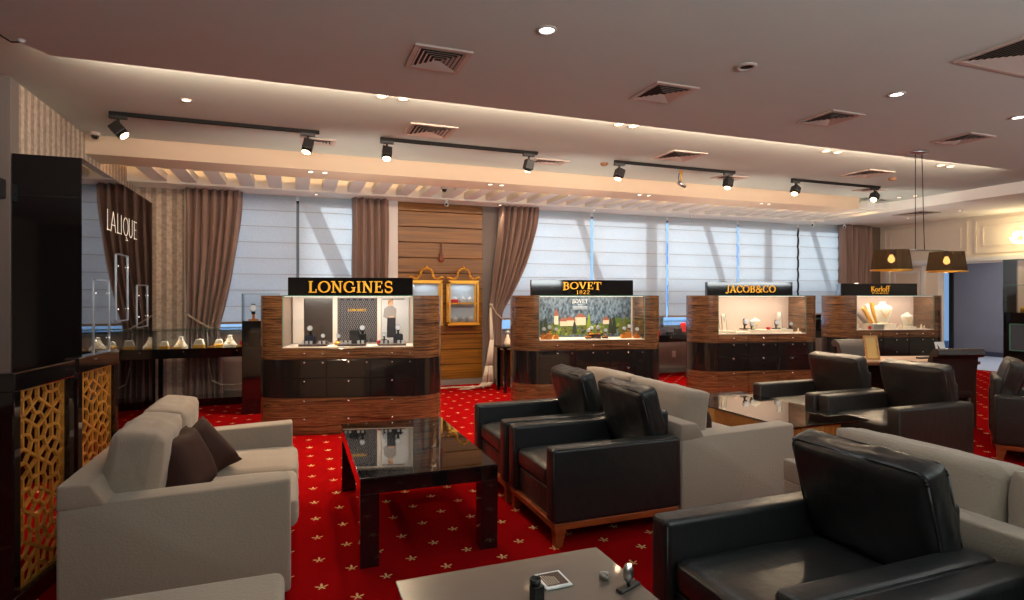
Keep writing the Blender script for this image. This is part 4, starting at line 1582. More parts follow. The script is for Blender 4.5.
def armchair(name, mt, lab):
    """faces +x; origin at floor centre; width along y"""
    o = empty(name, (0, 0, 0), 0, lab, 'armchair')
    D, Wd = 0.87, 0.755
    x0, x1 = -D / 2, D / 2
    y0, y1 = -Wd / 2, Wd / 2
    m = MB(); m.box(x0 + 0.015, x1 - 0.01, y0 + 0.01, y1 - 0.01, 0.10, 0.14, bev=0.004, seg=1)
    m.build('base_frame', MT['chair_wood'], o)
    for sx in (-1, 1):
        for sy in (-1, 1):
            m = MB()
            cx, cy = sx * (D / 2 - 0.055), sy * (Wd / 2 - 0.05)
            t, b_ = 0.034, 0.020
            bm = m.bm
            dx, dy = sx * 0.012, sy * 0.012
            a = [bm.verts.new((cx + u * t, cy + v * t, 0.102)) for u, v in ((-1, -1), (1, -1), (1, 1), (-1, 1))]
            c = [bm.verts.new((cx + dx + u * b_, cy + dy + v * b_, 0.0)) for u, v in ((-1, -1), (1, -1), (1, 1), (-1, 1))]
            for i in range(4):
                j = (i + 1) % 4
                bm.faces.new((a[i], a[j], c[j], c[i]))
            bm.faces.new(a); bm.faces.new(c[::-1])
            m.build('leg', MT['chair_wood'], o)
    aw = 0.115
    for sy in (-1, 1):
        m = MB()
        ya, yb = (y1 - aw, y1) if sy > 0 else (y0, y0 + aw)
        m.box(x0, x1, ya, yb, 0.138, 0.572, bev=0.026, seg=5)
        am = auto_smooth(m.build('arm', MT[mt], o), 50)
        # stitched piping round the front face
        m = MB()
        p = []
        i0 = 0.010
        for (yy, zz) in ((ya + i0, 0.15), (ya + i0, 0.550), (ya + 0.024, 0.563), (yb - 0.024, 0.563), (yb - i0, 0.550), (yb - i0, 0.15)):
            p.append((x1 - 0.008, yy, zz))
        m.tube(p, 0.0035, 6)
        yo = yb - 0.007 if sy > 0 else ya + 0.007
        m.tube([(x1 - 0.020, yo, 0.564), (x0 + 0.020, yo, 0.564), (x0 + 0.008, yo, 0.55), (x0 + 0.008, yo, 0.15)], 0.0035, 6)
        m.build('piping', MT[mt], am)
    m = MB(); m.box(x0 + 0.005, x1 - 0.035, y0 + aw, y1 - aw, 0.14, 0.30, bev=0.010, seg=3)
    auto_smooth(m.build('seat_base', MT[mt], o), 50)
    m = MB(); m.box(x0 + 0.005, x0 + 0.10, y0 + aw, y1 - aw, 0.14, 0.715, bev=0.022, seg=4)
    auto_smooth(m.build('backrest', MT[mt], o), 50)
    sw = Wd - 2 * aw - 0.006
    bm = cushion(D - 0.12, sw, 0.15, 0.18, 14, seed=3, wr=0.0015, sq=7)
    from_bm(bm, 'seat_cushion', MT[mt], o, loc=(x0 + 0.10 + (D - 0.12) / 2, 0, 0.370))
    # back cushion stands tilted on the seat; it is a little wider than the seat
    bw = sw + 0.06
    bm = cushion(0.44, bw, 0.18, 0.34, 18, seed=9, wr=0.006, sq=10)
    cu = from_bm(bm, 'back_cushion', MT[mt], o, loc=(x0 + 0.120, 0.0, 0.648), rot=(0, R(-75), 0))
    m = MB()
    hw, hh = bw / 2 - 0.006, 0.214
    for zz in (0.052, -0.052):
        p = []
        for (cx, cy, a0) in ((hh - 0.04, hw - 0.04, 0), (-hh + 0.04, hw - 0.04, 90), (-hh + 0.04, -hw + 0.04, 180), (hh - 0.04, -hw + 0.04, 270)):
            for i in range(6):
                t_ = R(a0 + 18 * i)
                p.append((cx + 0.04 * math.cos(t_), cy + 0.04 * math.sin(t_), zz))
        m.tube(p + [p[0]], 0.0045, 6)
    m.build('piping', MT[mt], cu)
    return o


def sofa(name, lab, width=1.45, pillows=True):
    """two-seat cream sofa faces +x; origin at floor centre"""
    o = empty(name, (0, 0, 0), 0, lab, 'sofa')
    D = 0.93
    x0, x1 = -D / 2, D / 2
    y0, y1 = -width / 2, width / 2
    aw = 0.14
    for sy in (-1, 1):
        ya, yb = (y1 - aw, y1) if sy > 0 else (y0, y0 + aw)
        m = MB()
        m.prism_y([(x0, 0.03), (x1, 0.03), (x1, 0.572), (x0 + 0.16, 0.547), (x0, 0.542)], ya, yb)
        bmesh.ops.bevel(m.bm, geom=m.bm.edges[:], offset=0.018, segments=4, affect='EDGES', profile=0.5)
        auto_smooth(m.build('arm', MT['cream'], o), 50)
    # back frame runs the full width, sloping towards the arm
    m = MB()
    m.prism_y([(x0, 0.530), (x0 + 0.19, 0.530), (x0 + 0.125, 0.635), (x0, 0.64)], y0, y1)
    m.prism_y([(x0, 0.03), (x0 + 0.12, 0.03), (x0 + 0.17, 0.56), (x0, 0.56)], y0 + aw - 0.01, y1 - aw + 0.01)
    bmesh.ops.bevel(m.bm, geom=m.bm.edges[:], offset=0.012, segments=3, affect='EDGES', profile=0.5)
    auto_smooth(m.build('back_frame', MT['cream'], o), 50)
    m = MB(); m.box(x0 + 0.1, x1 - 0.01, y0 + aw - 0.004, y1 - aw + 0.004, 0.03, 0.28, bev=0.012, seg=2)
    auto_smooth(m.build('seat_base', MT['cream'], o), 50)
    for sx in (-1, 1):
        for sy in (-1, 1):
            m = MB(); m.cyl((sx * (D / 2 - 0.08), sy * (width / 2 - 0.07), 0), (sx * (D / 2 - 0.08), sy * (width / 2 - 0.07), 0.035), 0.025)
            m.build('foot', MT['black_satin'], o)
    sw = (width - 2 * aw) / 2
    for k in (0, 1):
        yc = y0 + aw + sw * (k + 0.5)
        bm = cushion(D - 0.17, sw - 0.004, 0.17, 0.22, 14, seed=5 + k, wr=0.0025, sq=6)
        from_bm(bm, 'seat_cushion', MT['cream'], o, loc=(x0 + 0.20 + (D - 0.17) / 2, yc, 0.350))
        bm = cushion(0.42, sw - 0.012, 0.26, 0.26, 16, seed=15 + k, wr=0.004, sq=8)
        from_bm(bm, 'back_cushion', MT['cream'], o, loc=(x0 + 0.235, yc, 0.600), rot=(0, R(-82), 0))
    return o


ac = armchair('armchair', 'leather', 'x')
gA = 'black leather armchairs'
# centre pair face -x
place(ac, (1.805, 3.385, 0), PI, 'nearer black leather armchair of the pair by the black glass coffee table', gA, first=True)
place(ac, (1.795, 4.18, 0), PI, 'farther black leather armchair of the pair by the black glass coffee table', gA)
place(ac, (1.78, 1.63, 0), PI, 'largest black leather armchair in the foreground, by the grey low table', gA)
gch = place(ac, (1.78, 0.87, 0), PI, 'black leather armchair cut by the bottom right corner, only its arm in view', gA)
for ch in kids(gch):
    if ch.name.startswith('back_cushion'):
        for c2 in kids(ch):
            bpy.data.objects.remove(c2)
        bpy.data.objects.remove(ch)
acb = armchair('armchair', 'leather_brown', 'x')
place(acb, (4.79, 3.52, 0), PI, 'dark brown-black armchair by the wood and glass table, nearer of its pair', gA, first=True)
place(acb, (4.76, 4.28, 0), PI, 'dark armchair behind the wood and glass table, before the third cabinet', gA)
# lone chair on the right, turned away
e0 = Vector((5.76, 3.34, 0))
dirx = Vector((math.cos(R(-57)), math.sin(R(-57)), 0))
diry = Vector((-dirx.y, dirx.x, 0))
pe = e0 + dirx * 0.46 + diry * 0.35
place(acb, (pe.x, pe.y, 0), R(-57), 'dark armchair cut by the right edge of the photo, turned away from the desk', gA)

sf = sofa('cream_sofa', 'x')
gS = 'cream two-seat sofas'
place(sf, (-0.49, 3.695, 0), 0, 'cream two-seat sofa with two brown pillows in front of the lattice screens', gS, first=True)
o = empty('cream_ottoman', (-0.50, 1.52, 0), 0, 'cream upholstered block cut by the bottom edge, left of the grey low table', 'ottoman')
m = MB(); m.box(-0.465, 0.465, -0.50, 0.50, 0.03, 0.565, bev=0.03, seg=4); auto_smooth(m.build('body', MT['cream'], o), 50)
for sx in (-0.38, 0.38):
    for sy in (-0.42, 0.42):
        m = MB(); m.cyl((sx, sy, 0), (sx, sy, 0.035), 0.025); m.build('foot', MT['black_satin'], o)
sf2 = sofa('cream_sofa', 'x', 1.76)
place(sf2, (2.735, 3.93, 0), 0, 'long cream sofa standing back to back with the pair of black armchairs', gS, first=True)
place(sf2, (2.735, 1.36, 0), 0, 'long cream sofa behind the largest foreground black armchair', gS)


def throw(loc, rot, lab, s_=0.42, seed=0):
    bm = pillow(s_, 0.20, seed=seed)
    o = from_bm(bm, 'throw_pillow', MT['brown_fabric'], None, loc, rot)
    return tag(o, lab, 'pillow', 'brown throw pillows')


throw((-0.56, 3.43, 0.57), (R(10), R(66), R(-12)), 'nearer dark brown pillow on the left cream sofa', 0.34, 1)
throw((-0.53, 3.75, 0.535), (R(35), R(48), R(-20)), 'farther dark brown pillow on the left cream sofa', 0.34, 4)
throw((2.92, 3.80, 0.53), (R(10), R(58), R(-6)), 'dark brown pillow on the cream sofa behind the armchairs', 0.32, 7)

# ================================================================ TABLES


def coffee_table(loc, lab, topm, top_label=None, w=0.77, d=1.40, h=0.48):
    o = empty('coffee_table', loc, 0, lab, 'coffee table')
    t = 0.10
    for sx in (0, 1):
        for sy in (0, 1):
            m = MB()
            x = sx * (w - t); y = sy * (d - t)
            m.box(x, x + t, y, y + t, 0, h - 0.085, bev=0.003, seg=1)
            m.build('leg', MT['black_gloss'], o)
    m = MB()
    m.box(0, w, 0, 0.03, h - 0.088, h - 0.006, bev=0.002, seg=1); m.box(0, w, d - 0.03, d, h - 0.088, h - 0.006, bev=0.002, seg=1)
    m.box(0, 0.03, 0.03, d - 0.03, h - 0.088, h - 0.006); m.box(w - 0.03, w, 0.03, d - 0.03, h - 0.088, h - 0.006)
    m.build('apron', MT['black_gloss'], o)
    m = MB(); m.box(0.0, w, 0.0, d, h - 0.008, h, bev=0.002, seg=1)
    m.build('glass_top', topm, o)
    return o


coffee_table((0.316, 3.155, 0), 'black lacquered coffee table with a mirror-like glass top, centre left', MT['table_glass'])
t2 = coffee_table((0.316, 0.585, 0), 'low table with dusty grey glass top at the bottom edge', MT['table_frost'])

# wood and glass table between cream sofa and dark armchairs
o = empty('wood_table', (3.40, 3.28, 0), 0, 'honey wood and glass coffee table before the dark armchairs', 'coffee table')
m = MB(); m.box(0, 0.80, 0, 1.42, 0.468, 0.480, bev=0.002, seg=1); m.build('glass_top', MT['table_glass'], o)
m = MB(); m.box(0.03, 0.54, 0.03, 1.38, 0.0, 0.467, bev=0.003, seg=1); m.build('wood_base', MT['oak'], o)
m = MB(); m.box(0.14, 0.36, 0.024, 0.031, 0.0, 0.466); m.build('pale_panel', MT['oak_light'], o)
m = MB(); m.box(0.024, 0.031, 0.85, 1.20, 0.0, 0.466); m.build('pale_panel', MT['oak_light'], o)

# things on the grey low table
ZT = 0.481
o = empty('photo_tablet', (0.816, 1.795, ZT), R(1), 'white framed tablet lying on the dusty grey low table', 'tablet')
m = MB(); m.box(-0.048, 0.048, -0.052, 0.052, 0, 0.008, bev=0.002, seg=1); m.build('body', MT['white'], o)
m = MB(); m.box(-0.038, 0.038, -0.042, 0.042, 0.008, 0.009); m.build('screen', mat('tablet_screen', lin((70, 52, 44)), 0.2), o)
m = MB()
for q in range(6):
    m.box(-0.034 + q * 0.008, -0.032 + q * 0.008, -0.036, 0.034 - q * 0.004, 0.009, 0.0095)
m.build('screen_lines', MT['bust'], o)
o = empty('camera_mount', (0.715, 1.70, ZT), R(10), 'small black mount with a round cup on the grey low table', 'mount')
m = MB(); m.box(-0.018, 0.022, -0.016, 0.016, 0.0, 0.05, bev=0.003, seg=1); m.build('block', MT['black_plastic'], o)
m = MB(); m.lathe([(0, 0.0), (0.017, 0.0), (0.019, 0.022), (0.016, 0.022), (0.012, 0.006), (0, 0.006)], (-0.004, 0.0, 0.050), 14); m.build('cup', MT['black_plastic'], o)
o = empty('clip_lamp', (1.03, 1.665, ZT), R(20), 'small clip lamp with a black foot and lit head on the grey low table', 'lamp')
m = MB(); m.box(-0.05, 0.05, -0.014, 0.014, 0, 0.01, bev=0.003, seg=1); m.cyl((0, 0, 0.01), (0, 0, 0.022), 0.006); m.build('foot', MT['black_plastic'], o)
m = MB(); m.lathe([(0, 0), (0.014, 0.004), (0.021, 0.02), (0.020, 0.042), (0.012, 0.058), (0, 0.06)], (0, 0, 0.022), 14, sy=0.8); m.build('head', MT['silver'], o)
m = MB(); m.lathe([(0, 0), (0.005, 0.001), (0.006, 0.006), (0, 0.009)], (-0.004, -0.008, 0.078), 8); m.build('bulb', MT['lamp_warm'], o)
bm = bmesh.new(); bmesh.ops.create_icosphere(bm, subdivisions=3, radius=0.018)
for v in bm.verts:
    v.co *= 1 + 0.5 * noise.noise(v.co * 90)
    v.co.z *= 0.7
o = from_bm(bm, 'crumpled_tissue', MT['bust_grey'], None, (0.99, 1.75, ZT + 0.011)); tag(o, 'crumpled pale tissue between the tablet and the clip lamp', 'tissue')

# ================================================================ VITRINE TABLES ALONG THE WINDOWS


def vitrine_table(loc, w, d, lab, h=0.77, gh=0.23):
    o = empty('vitrine_table', loc, 0, lab, 'vitrine table', 'black vitrine tables by the windows')
    m = MB(); m.box(0, w, 0, d, h - 0.125, h, bev=0.004, seg=1); m.build('table_body', MT['black_gloss'], o)
    t = 0.055
    for x in (0.03, w - t - 0.10):
        for y in (0.0, d - t):
            m = MB(); m.box(x, x + t, y, y + t, 0, h - 0.125); m.build('leg', MT['black_gloss'], o)
    m = MB()
    e = 0.012
    m.box(e, w - e, e, e + 0.005, h, h + gh); m.box(e, w - e, d - e - 0.005, d - e, h, h + gh)
    m.box(e, e + 0.005, e, d - e, h, h + gh); m.box(w - e - 0.005, w - e, e, d - e, h, h + gh); m.box(e, w - e, e, d - e, h + gh - 0.005, h + gh)
    m.build('glass_case', MT['glass'], o)
    m = MB(); m.tube([(e, e, h + gh), (w - e, e, h + gh), (w - e, d - e, h + gh), (e, d - e, h + gh), (e, e, h + gh)], 0.003, 5)
    for x in (e, w - e):
        m.cyl((x, e, h), (x, e, h + gh), 0.003, seg=5)
    m.build('glass_edge', MT['edge'], o)
    m = MB()
    for x in (w * 0.25, w * 0.5, w * 0.75):
        m.cyl((x, d / 2, h + gh - 0.006), (x, d / 2, h + gh - 0.016), 0.012, seg=8)
    m.build('case_led', MT['lamp_white'], o)
    light('case_light', 'AREA', (w / 2, d / 2, h + gh - 0.02), 2.6, (1.0, 0.92, 0.8), parent=o, shape='RECTANGLE', size=w * 0.9, size_y=0.05)
    for x in (w * 0.32, w * 0.82):
        m = MB(); m.cyl((x, 0, h - 0.04), (x, -0.008, h - 0.04), 0.010, seg=8); m.build('lock', MT['chrome'], o)
    return o


vitrine_table((-1.75, 8.42, 0), 1.24, 0.50, 'long black vitrine table with jewellery under the left tied curtain')
m = MB(); m.box(-1.35, -0.55, 8.52, 8.92, 0.0, 0.10, bev=0.004, seg=1)
tag(m.build('floor_plinth', MT['black_gloss']), 'low black plinth on the carpet under the left vitrine table', 'plinth')
m = MB()
m.tube([(-1.15, 8.96, 0.95), (-1.13, 8.95, 0.5), (-1.09, 8.93, 0.28), (-0.98, 8.92, 0.22), (-0.80, 8.93, 0.21), (-0.62, 8.94, 0.22)], 0.008, 6)
tag(m.build('hanging_cable', MT['cord'], smooth=True), 'pale cable hanging in a loop under the left vitrine table', 'cable')
vitrine_table((5.55, 8.42, 0), 1.60, 0.50, 'black vitrine table seen between the second and third cabinets')
vitrine_table((8.95, 8.30, 0), 1.35, 0.50, 'black vitrine table glimpsed between the third and fourth cabinets')
JT = 0.771


b1 = make_bust('bust', 0.20, True)


def bust_at(x, y, s_, lab, first=False):
    o = place(b1, (x, y, JT), R(-8), lab, 'small busts on the left vitrine table', first=first)
    o.scale = (s_,) * 3
    return o


bust_at(-1.42, 8.66, 0.95, 'left jewellery bust on the left vitrine table', True)
bust_at(-0.84, 8.68, 1.0, 'right jewellery bust on the left vitrine table')


def cushion_stand(x, y, lab, s_=1.0):
    o = empty('jewellery_stand', (x, y, JT), R(-6), lab, 'jewellery stand', 'jewellery stands on the left vitrine table')
    m = MB(); m.box(-0.06, 0.06, -0.045, 0.045, 0, 0.03, bev=0.003, seg=1); m.build('gold_base', MT['gold'], o)
    m = MB(); m.prism_y([(-0.055, 0.0), (0.055, 0.0), (0.04, 0.065), (-0.03, 0.065)], -0.035, 0.035); m.build('pad', MT['bust'], o, loc=(0, 0, 0.03))
    m = MB(); m.tube([(-0.03, -0.037, 0.085), (0, -0.04, 0.05), (0.03, -0.037, 0.085)], 0.003, 6); m.build('necklace', MT['silver'], o)
    o.scale = (s_,) * 3
    return o


cushion_stand(-1.60, 8.60, 'jewellery stand nearest the black mirror cabinet on the left vitrine table', 0.9)
cushion_stand(-1.20, 8.60, 'jewellery stand in the middle of the left vitrine table', 1.1)
cushion_stand(-0.98, 8.72, 'jewellery stand beside the right bust of the left vitrine table', 0.9)
for k, x in enumerate((-1.44, -1.04, -0.70)):
    m = MB(); m.box(-0.05, 0.05, -0.02, 0.02, 0, 0.02, bev=0.002, seg=1)
    tag(m.build('gold_plaque', MT['gold'], loc=(x, 8.49, JT)), ['left', 'middle', 'right'][k] + ' small gold plaque at the front of the left vitrine table', 'plaque', 'gold plaques')
o = empty('discount_card', (-0.655, 8.52, JT), R(-5), 'red card reading 30 at the right end of the left vitrine table', 'sign card')
m = MB(); m.box(-0.055, 0.055, -0.003, 0.003, 0, 0.075); m.build('card', MT['red'], o)
m = MB(); text_mesh(m, '30', -0.035, 0.02, 0.04, -0.003, width=0.065, depth=0.001); m.build('digits', MT['white'], o)

# black pedestal with a glass cube left of the nearest cabinet
o = empty('display_pedestal', (-0.62, 7.75, 0), 0, 'tall black pedestal with a glass cube, half hidden by the nearest cabinet', 'pedestal')
m = MB(); m.box(0, 0.42, 0, 0.40, 0, 1.14, bev=0.004, seg=1); m.build('column', MT['black_gloss'], o)
m = MB()
for a in ((0.0, 0.004, 0.0, 0.38), (0.416, 0.42, 0.0, 0.38)):
    m.box(a[0], a[1], a[2], a[3], 1.14, 1.47)
m.box(0, 0.42, 0, 0.004, 1.14, 1.47); m.box(0, 0.42, 0.376, 0.38, 1.14, 1.47); m.box(0, 0.42, 0, 0.38, 1.466, 1.47)
m.build('glass_cube', MT['glass'], o)
m = MB()
m.tube([(0, 0, 1.14), (0, 0, 1.47), (0.42, 0, 1.47)], 0.003, 5); m.tube([(0, 0, 1.47), (0, 0.38, 1.47), (0.42, .38, 1.47)], 0.003, 5)
m.build('glass_edge', MT['edge'], o)
o = place(w1, (-0.50, 7.90, 1.141), 0, 'large wristwatch on an orange stand in the glass cube of the tall pedestal')
o.scale = (2.6,) * 3

# items on the middle vitrine table
o = empty('gift_box', (6.55, 8.62, JT + 0.0), R(-12), 'open red gift box on the vitrine table between second and third cabinets', 'gift box')
m = MB(); m.box(-0.09, 0.09, -0.06, 0.06, 0, 0.03); m.build('base', MT['black_satin'], o)
m = MB(); m.box(-0.10, 0.10, 0.05, 0.065, 0.02, 0.19, bev=0.002, seg=1); m.build('lid', MT['red'], o)
m = MB(); m.box(-0.06, 0.06, -0.04, 0.04, 0, 0.10, bev=0.004, seg=1)
tag(m.build('camera_box', MT['black_plastic'], loc=(6.33, 8.60, JT)), 'black box left of the red gift box', 'box')
m = MB(); m.box(-0.05, 0.05, -0.003, 0.003, 0, 0.06)
tag(m.build('price_card', MT['red'], loc=(5.88, 8.55, JT)), 'small red price card at the left of the middle vitrine table', 'sign card')
for k, (x, mt) in enumerate(((6.12, 'navy'), (6.75, 'bust'))):
    m = MB(); m.box(-0.08, 0.08, -0.05, 0.05, 0, 0.04, bev=0.003, seg=1)
    tag(m.build('display_plinth', MT[mt], loc=(x, 8.6, JT)), ['flat navy plinth left of the black box on the middle vitrine table', 'flat cream plinth right of the red gift box'][k], 'plinth')
for k in range(5):
    m = MB(); m.box(-0.08, 0.08, -0.05, 0.05, 0, 0.025 + 0.01 * (k % 2), bev=0.003, seg=1)
    tag(m.build('jewellery_tray', MT['bust'], loc=(9.15 + k * 0.24, 8.50, JT)), ['leftmost', 'second', 'middle', 'fourth', 'rightmost'][k] + ' cream jewellery tray of the row between third and fourth cabinets', 'tray', 'cream trays on the far vitrine table')
m = MB(); m.box(5.95, 6.03, YB + 0.045, YB + 0.06, 0.30, 0.42, bev=0.004, seg=1)
tag(m.build('wall_socket', MT['white_trim']), 'white socket on the wall under the window between second and third cabinets', 'socket')
m = MB(); m.box(6.68, 6.76, YB + 0.045, YB + 0.06, 0.28, 0.40, bev=0.004, seg=1)
m.cyl((6.72, YB + 0.02, 0.34), (6.72, YB + 0.05, 0.34), 0.02)
tag(m.build('wall_socket', MT['white_trim']), 'white socket with a plug near the third cabinet', 'socket')

# small black table with ornaments beside the gathered curtain
o = empty('side_table', (3.03, 8.25, 0), R(0), 'small black table with glass top beside the gathered curtain', 'side table')
m = MB(); m.box(-0.18, 0.42, -0.2, 0.2, 0.665, 0.69, bev=0.004, seg=1); m.build('glass_top', MT['table_glass'], o)
for x in (-0.15, 0.10):
    for y in (-0.17, 0.13):
        m = MB(); m.box(x, x + 0.045, y, y + 0.045, 0, 0.665); m.build('leg', MT['black_gloss'], o)
m = MB(); m.box(-0.15, 0.145, 0.13, 0.15, 0.05, 0.62); m.build('back_panel', MT['dark_wood'], o)
o = empty('crystal_bottle', (2.98, 8.2, 0.691), 0, 'pale crystal perfume bottle on the small black table', 'bottle')
m = MB(); m.lathe([(0, 0), (0.05, 0), (0.055, 0.05), (0.03, 0.12), (0.018, 0.14), (0.02, 0.17), (0, 0.18)], seg=14); m.build('body', MT['bust'], o)
m = MB(); m.lathe([(0, 0), (0.03, 0.01), (0.034, 0.04), (0, 0.06)], (0, 0, 0.18), 12); m.build('stopper', MT['silver'], o)
o = empty('glass_vase', (3.18, 8.2, 0.691), 0, 'white vase with a yellow rim beside the crystal bottle', 'vase')
m = MB(); m.lathe([(0, 0), (0.035, 0), (0.035, 0.42), (0.03, 0.42), (0.03, 0.02), (0, 0.02)], seg=14); m.build('body', MT['white'], o)
m = MB(); m.lathe([(0.030, 0.42), (0.037, 0.42), (0.037, 0.46), (0.030, 0.46), (0.030, 0.42)], seg=14); m.build('rim', MT['orange'], o)

# ================================================================ GILDED WALL VITRINES ON THE TIMBER WALL


def wall_vitrine(x, z, lab):
    o = empty('gilded_wall_vitrine', (x, YB - 0.22, z), 0, lab, 'wall vitrine', 'gilded wall vitrines')
    w, h, d = 0.50, 0.68, 0.18
    t = 0.03
    m = MB()
    for xa in (-w / 2, w / 2 - t):
        for ya in (0.0, d - t * 0.6):
            m.box(xa, xa + t, ya, ya + t * 0.6, 0, h)
    for za in (0, h - t):
        m.box(-w / 2, w / 2, 0, t * 0.6, za, za + t); m.box(-w / 2, w / 2, d - t * 0.6, d, za, za + t)
        m.box(-w / 2, -w / 2 + t, 0, d, za, za + t); m.box(w / 2 - t, w / 2, 0, d, za, za + t)
    m.box(-w / 2 - 0.01, w / 2 + 0.01, -0.01, d, -0.015, 0.01)
    m.build('gilt_frame', MT['gold'], o)
    # scrolled crest
    m = MB()
    for sg in (-1, 1):
        pts = [(sg * 0.27, h + 0.05), (sg * 0.25, h + 0.075), (sg * 0.22, h + 0.06), (sg * 0.17, h + 0.04), (sg * 0.12, h + 0.06), (sg * 0.10, h + 0.11), (sg * 0.09, h + 0.16), (sg * 0.06, h + 0.19), (sg * 0.02, h + 0.205), (0, h + 0.21)]
        m.tube([(p[0], 0.02, p[1]) for p in pts], 0.018, 8)
    m.lathe([(0, -0.02), (0.02, 0), (0.014, 0.03), (0, 0.045)], (0, 0.02, h + 0.21), 10)
    m.box(-w / 2, w / 2, 0.005, 0.03, h, h + 0.02)
    m.build('scrolled_crest', MT['gold'], o)
    m = MB(); m.box(-w / 2 + t, w / 2 - t, d - 0.012, d - 0.006, 0.02, h - t)
    m.build('back_lining', mat('pale_blue_lining', lin((188, 204, 216)), 0.7), o)
    m = MB(); m.box(-w / 2 + t, w / 2 - t, 0.01, d - 0.01, h * 0.47, h * 0.47 + 0.022); m.build('shelf', MT['gold'], o)
    m = MB(); m.box(-w / 2 + t, w / 2 - t, 0.004, 0.008, t, h - t); m.build('glass_pane', MT['glass'], o)
    light('vitrine_light', 'AREA', (0, 0.08, h - t - 0.012), 0.35, (0.9, 0.95, 1.0), parent=o, shape='RECTANGLE', size=0.3, size_y=0.08)
    return o


v1 = wall_vitrine(2.52, 0.99, 'gilded wall vitrine with scrolled crest on the timber wall, fully in view')
v2 = wall_vitrine(1.92, 0.99, 'gilded wall vitrine whose crest shows above the right end of the nearest cabinet')
for s_ in range(2):
    for k in range(3):
        x = 2.52 - 0.13 + k * 0.13
        z = 0.99 + (0.031 if s_ == 0 else 0.68 * 0.47 + 0.023)
        o = empty('glass_jewel_box', (x, YB - 0.13, z), 0, ('%s small glass jewel box on the %s shelf of the gilded vitrine' % (['left', 'middle', 'right'][k], ['lower', 'upper'][s_])), 'jewel box', 'glass jewel boxes in the gilded vitrine')
        mt = 'red' if (s_ == 1 and k == 0) else 'silver'
        m = MB(); m.box(-0.05, 0.05, -0.04, 0.04, 0, 0.055, bev=0.006, seg=2); m.build('box_body', MT[mt], o)
        m = MB(); m.lathe([(0.045, 0), (0.04, 0.02), (0.02, 0.04), (0, 0.045)], (0, 0, 0.055), 12, sy=0.8); m.build('lid', MT['watch_face'], o)
# carved ornament (slim violin-like)
o = empty('wall_ornament', (2.19, YB - 0.06, 1.98), 0, 'slim carved wooden ornament hung high on the timber wall', 'ornament')
m = MB(); m.lathe([(0, 0), (0.03, 0.01), (0.045, 0.05), (0.028, 0.09), (0.036, 0.12), (0.020, 0.16), (0.009, 0.18), (0.008, 0.29), (0.014, 0.31), (0, 0.33)], seg=14, sy=0.5); m.build('body', MT['chair_wood'], o)
m = MB(); m.box(-0.006, 0.006, -0.026, -0.018, 0.05, 0.28); m.build('strip', MT['dark_wood'], o)

# ================================================================ CEILING FITTINGS


def vent(loc, w, d, lab, n=5, group='square ceiling vents'):
    """concentric louvred diffuser hanging flush under the ceiling; origin at its centre"""
    o = empty('ceiling_vent', loc, 0, lab, 'ceiling vent', group)
    t = 0.032

    def ring(m, a, b, t_, z0, z1, tilt=0.0):
        m.box(-a, a, -b, -b + t_, z0, z1); m.box(-a, a, b - t_, b, z0, z1)
        m.box(-a, -a + t_, -b + t_, b - t_, z0, z1); m.box(a - t_, a, -b + t_, b - t_, z0, z1)
    m = MB(); ring(m, w / 2, d / 2, t, -0.012, 0.0); m.build('frame', MT['vent'], o)
    m = MB(); m.box(-w / 2 + t, w / 2 - t, -d / 2 + t, d / 2 - t, -0.003, -0.001); m.build('backing', MT['vent_back'], o)
    for k in range(n):
        f = (k + 0.6) / (n + 0.4)
        a, b_ = (w / 2 - t) * (1 - f), (d / 2 - t) * (1 - f)
        m = MB()
        # four slanted blades per ring
        s_ = 0.48 * (w / 2 - t) / n
        bm = m.bm
        for (p, q, nx_, ny_) in (((-a, -b_), (a, -b_), 0, -1), ((a, -b_), (a, b_), 1, 0), ((a, b_), (-a, b_), 0, 1), ((-a, b_), (-a, -b_), -1, 0)):
            v = [bm.verts.new((p[0], p[1], -0.004)), bm.verts.new((q[0], q[1], -0.004)),
                 bm.verts.new((q[0] * (1 + s_ / max(a, .01)), q[1] * (1 + s_ / max(b_, .01)), -0.014)), bm.verts.new((p[0] * (1 + s_ / max(a, .01)), p[1] * (1 + s_ / max(b_, .01)), -0.014))]
            bm.faces.new(v)
        m.build('louvre', MT['vent'], o)
    return o


for (x, y, lab) in ((0.87, 3.73, 'square vent in the front ceiling, leftmost and nearest the camera axis'), (2.63, 3.75, 'second square vent from the left in the front ceiling'),
                    (4.37, 3.78, 'third square vent from the left in the front ceiling'), (6.17, 3.82, 'fourth square vent in the front ceiling, near the pendant canopy')):
    vent((x, y, ZF), 0.37, 0.38, lab)
vent((4.62, 2.15, ZF), 1.1, 0.85, 'large vent cut by the top right corner of the photo', n=16)
for (x, y, lab) in ((1.27, 5.80, 'square vent in the middle ceiling above the second track light'), (4.29, 5.80, 'square vent in the middle ceiling above the third track light'), (7.33, 5.75, 'square vent in the middle ceiling above the rightmost track light')):
    vent((x, y, ZM), 0.47, 0.45, lab)
for (x, y, z, w_, lab) in ((0.22, 6.62, ZM, 0.36, 'narrow vent behind the right lamp of the first track light'), (2.95, 6.62, ZM, 0.45, 'narrow vent behind the right lamp of the second track light'), (5.75, 6.62, ZM, 0.45, 'narrow vent behind the right lamp of the third track light'), (8.5, 6.62, ZM, 0.45, 'narrow vent behind the right lamp of the fourth track light')):
    vent((x, y, z), w_, 0.26, lab, n=4, group='narrow ceiling vents')
vent((10.6, 7.35, 2.95), 0.5, 0.55, 'vent in the right-hand ceiling near the pendant cables', n=4)


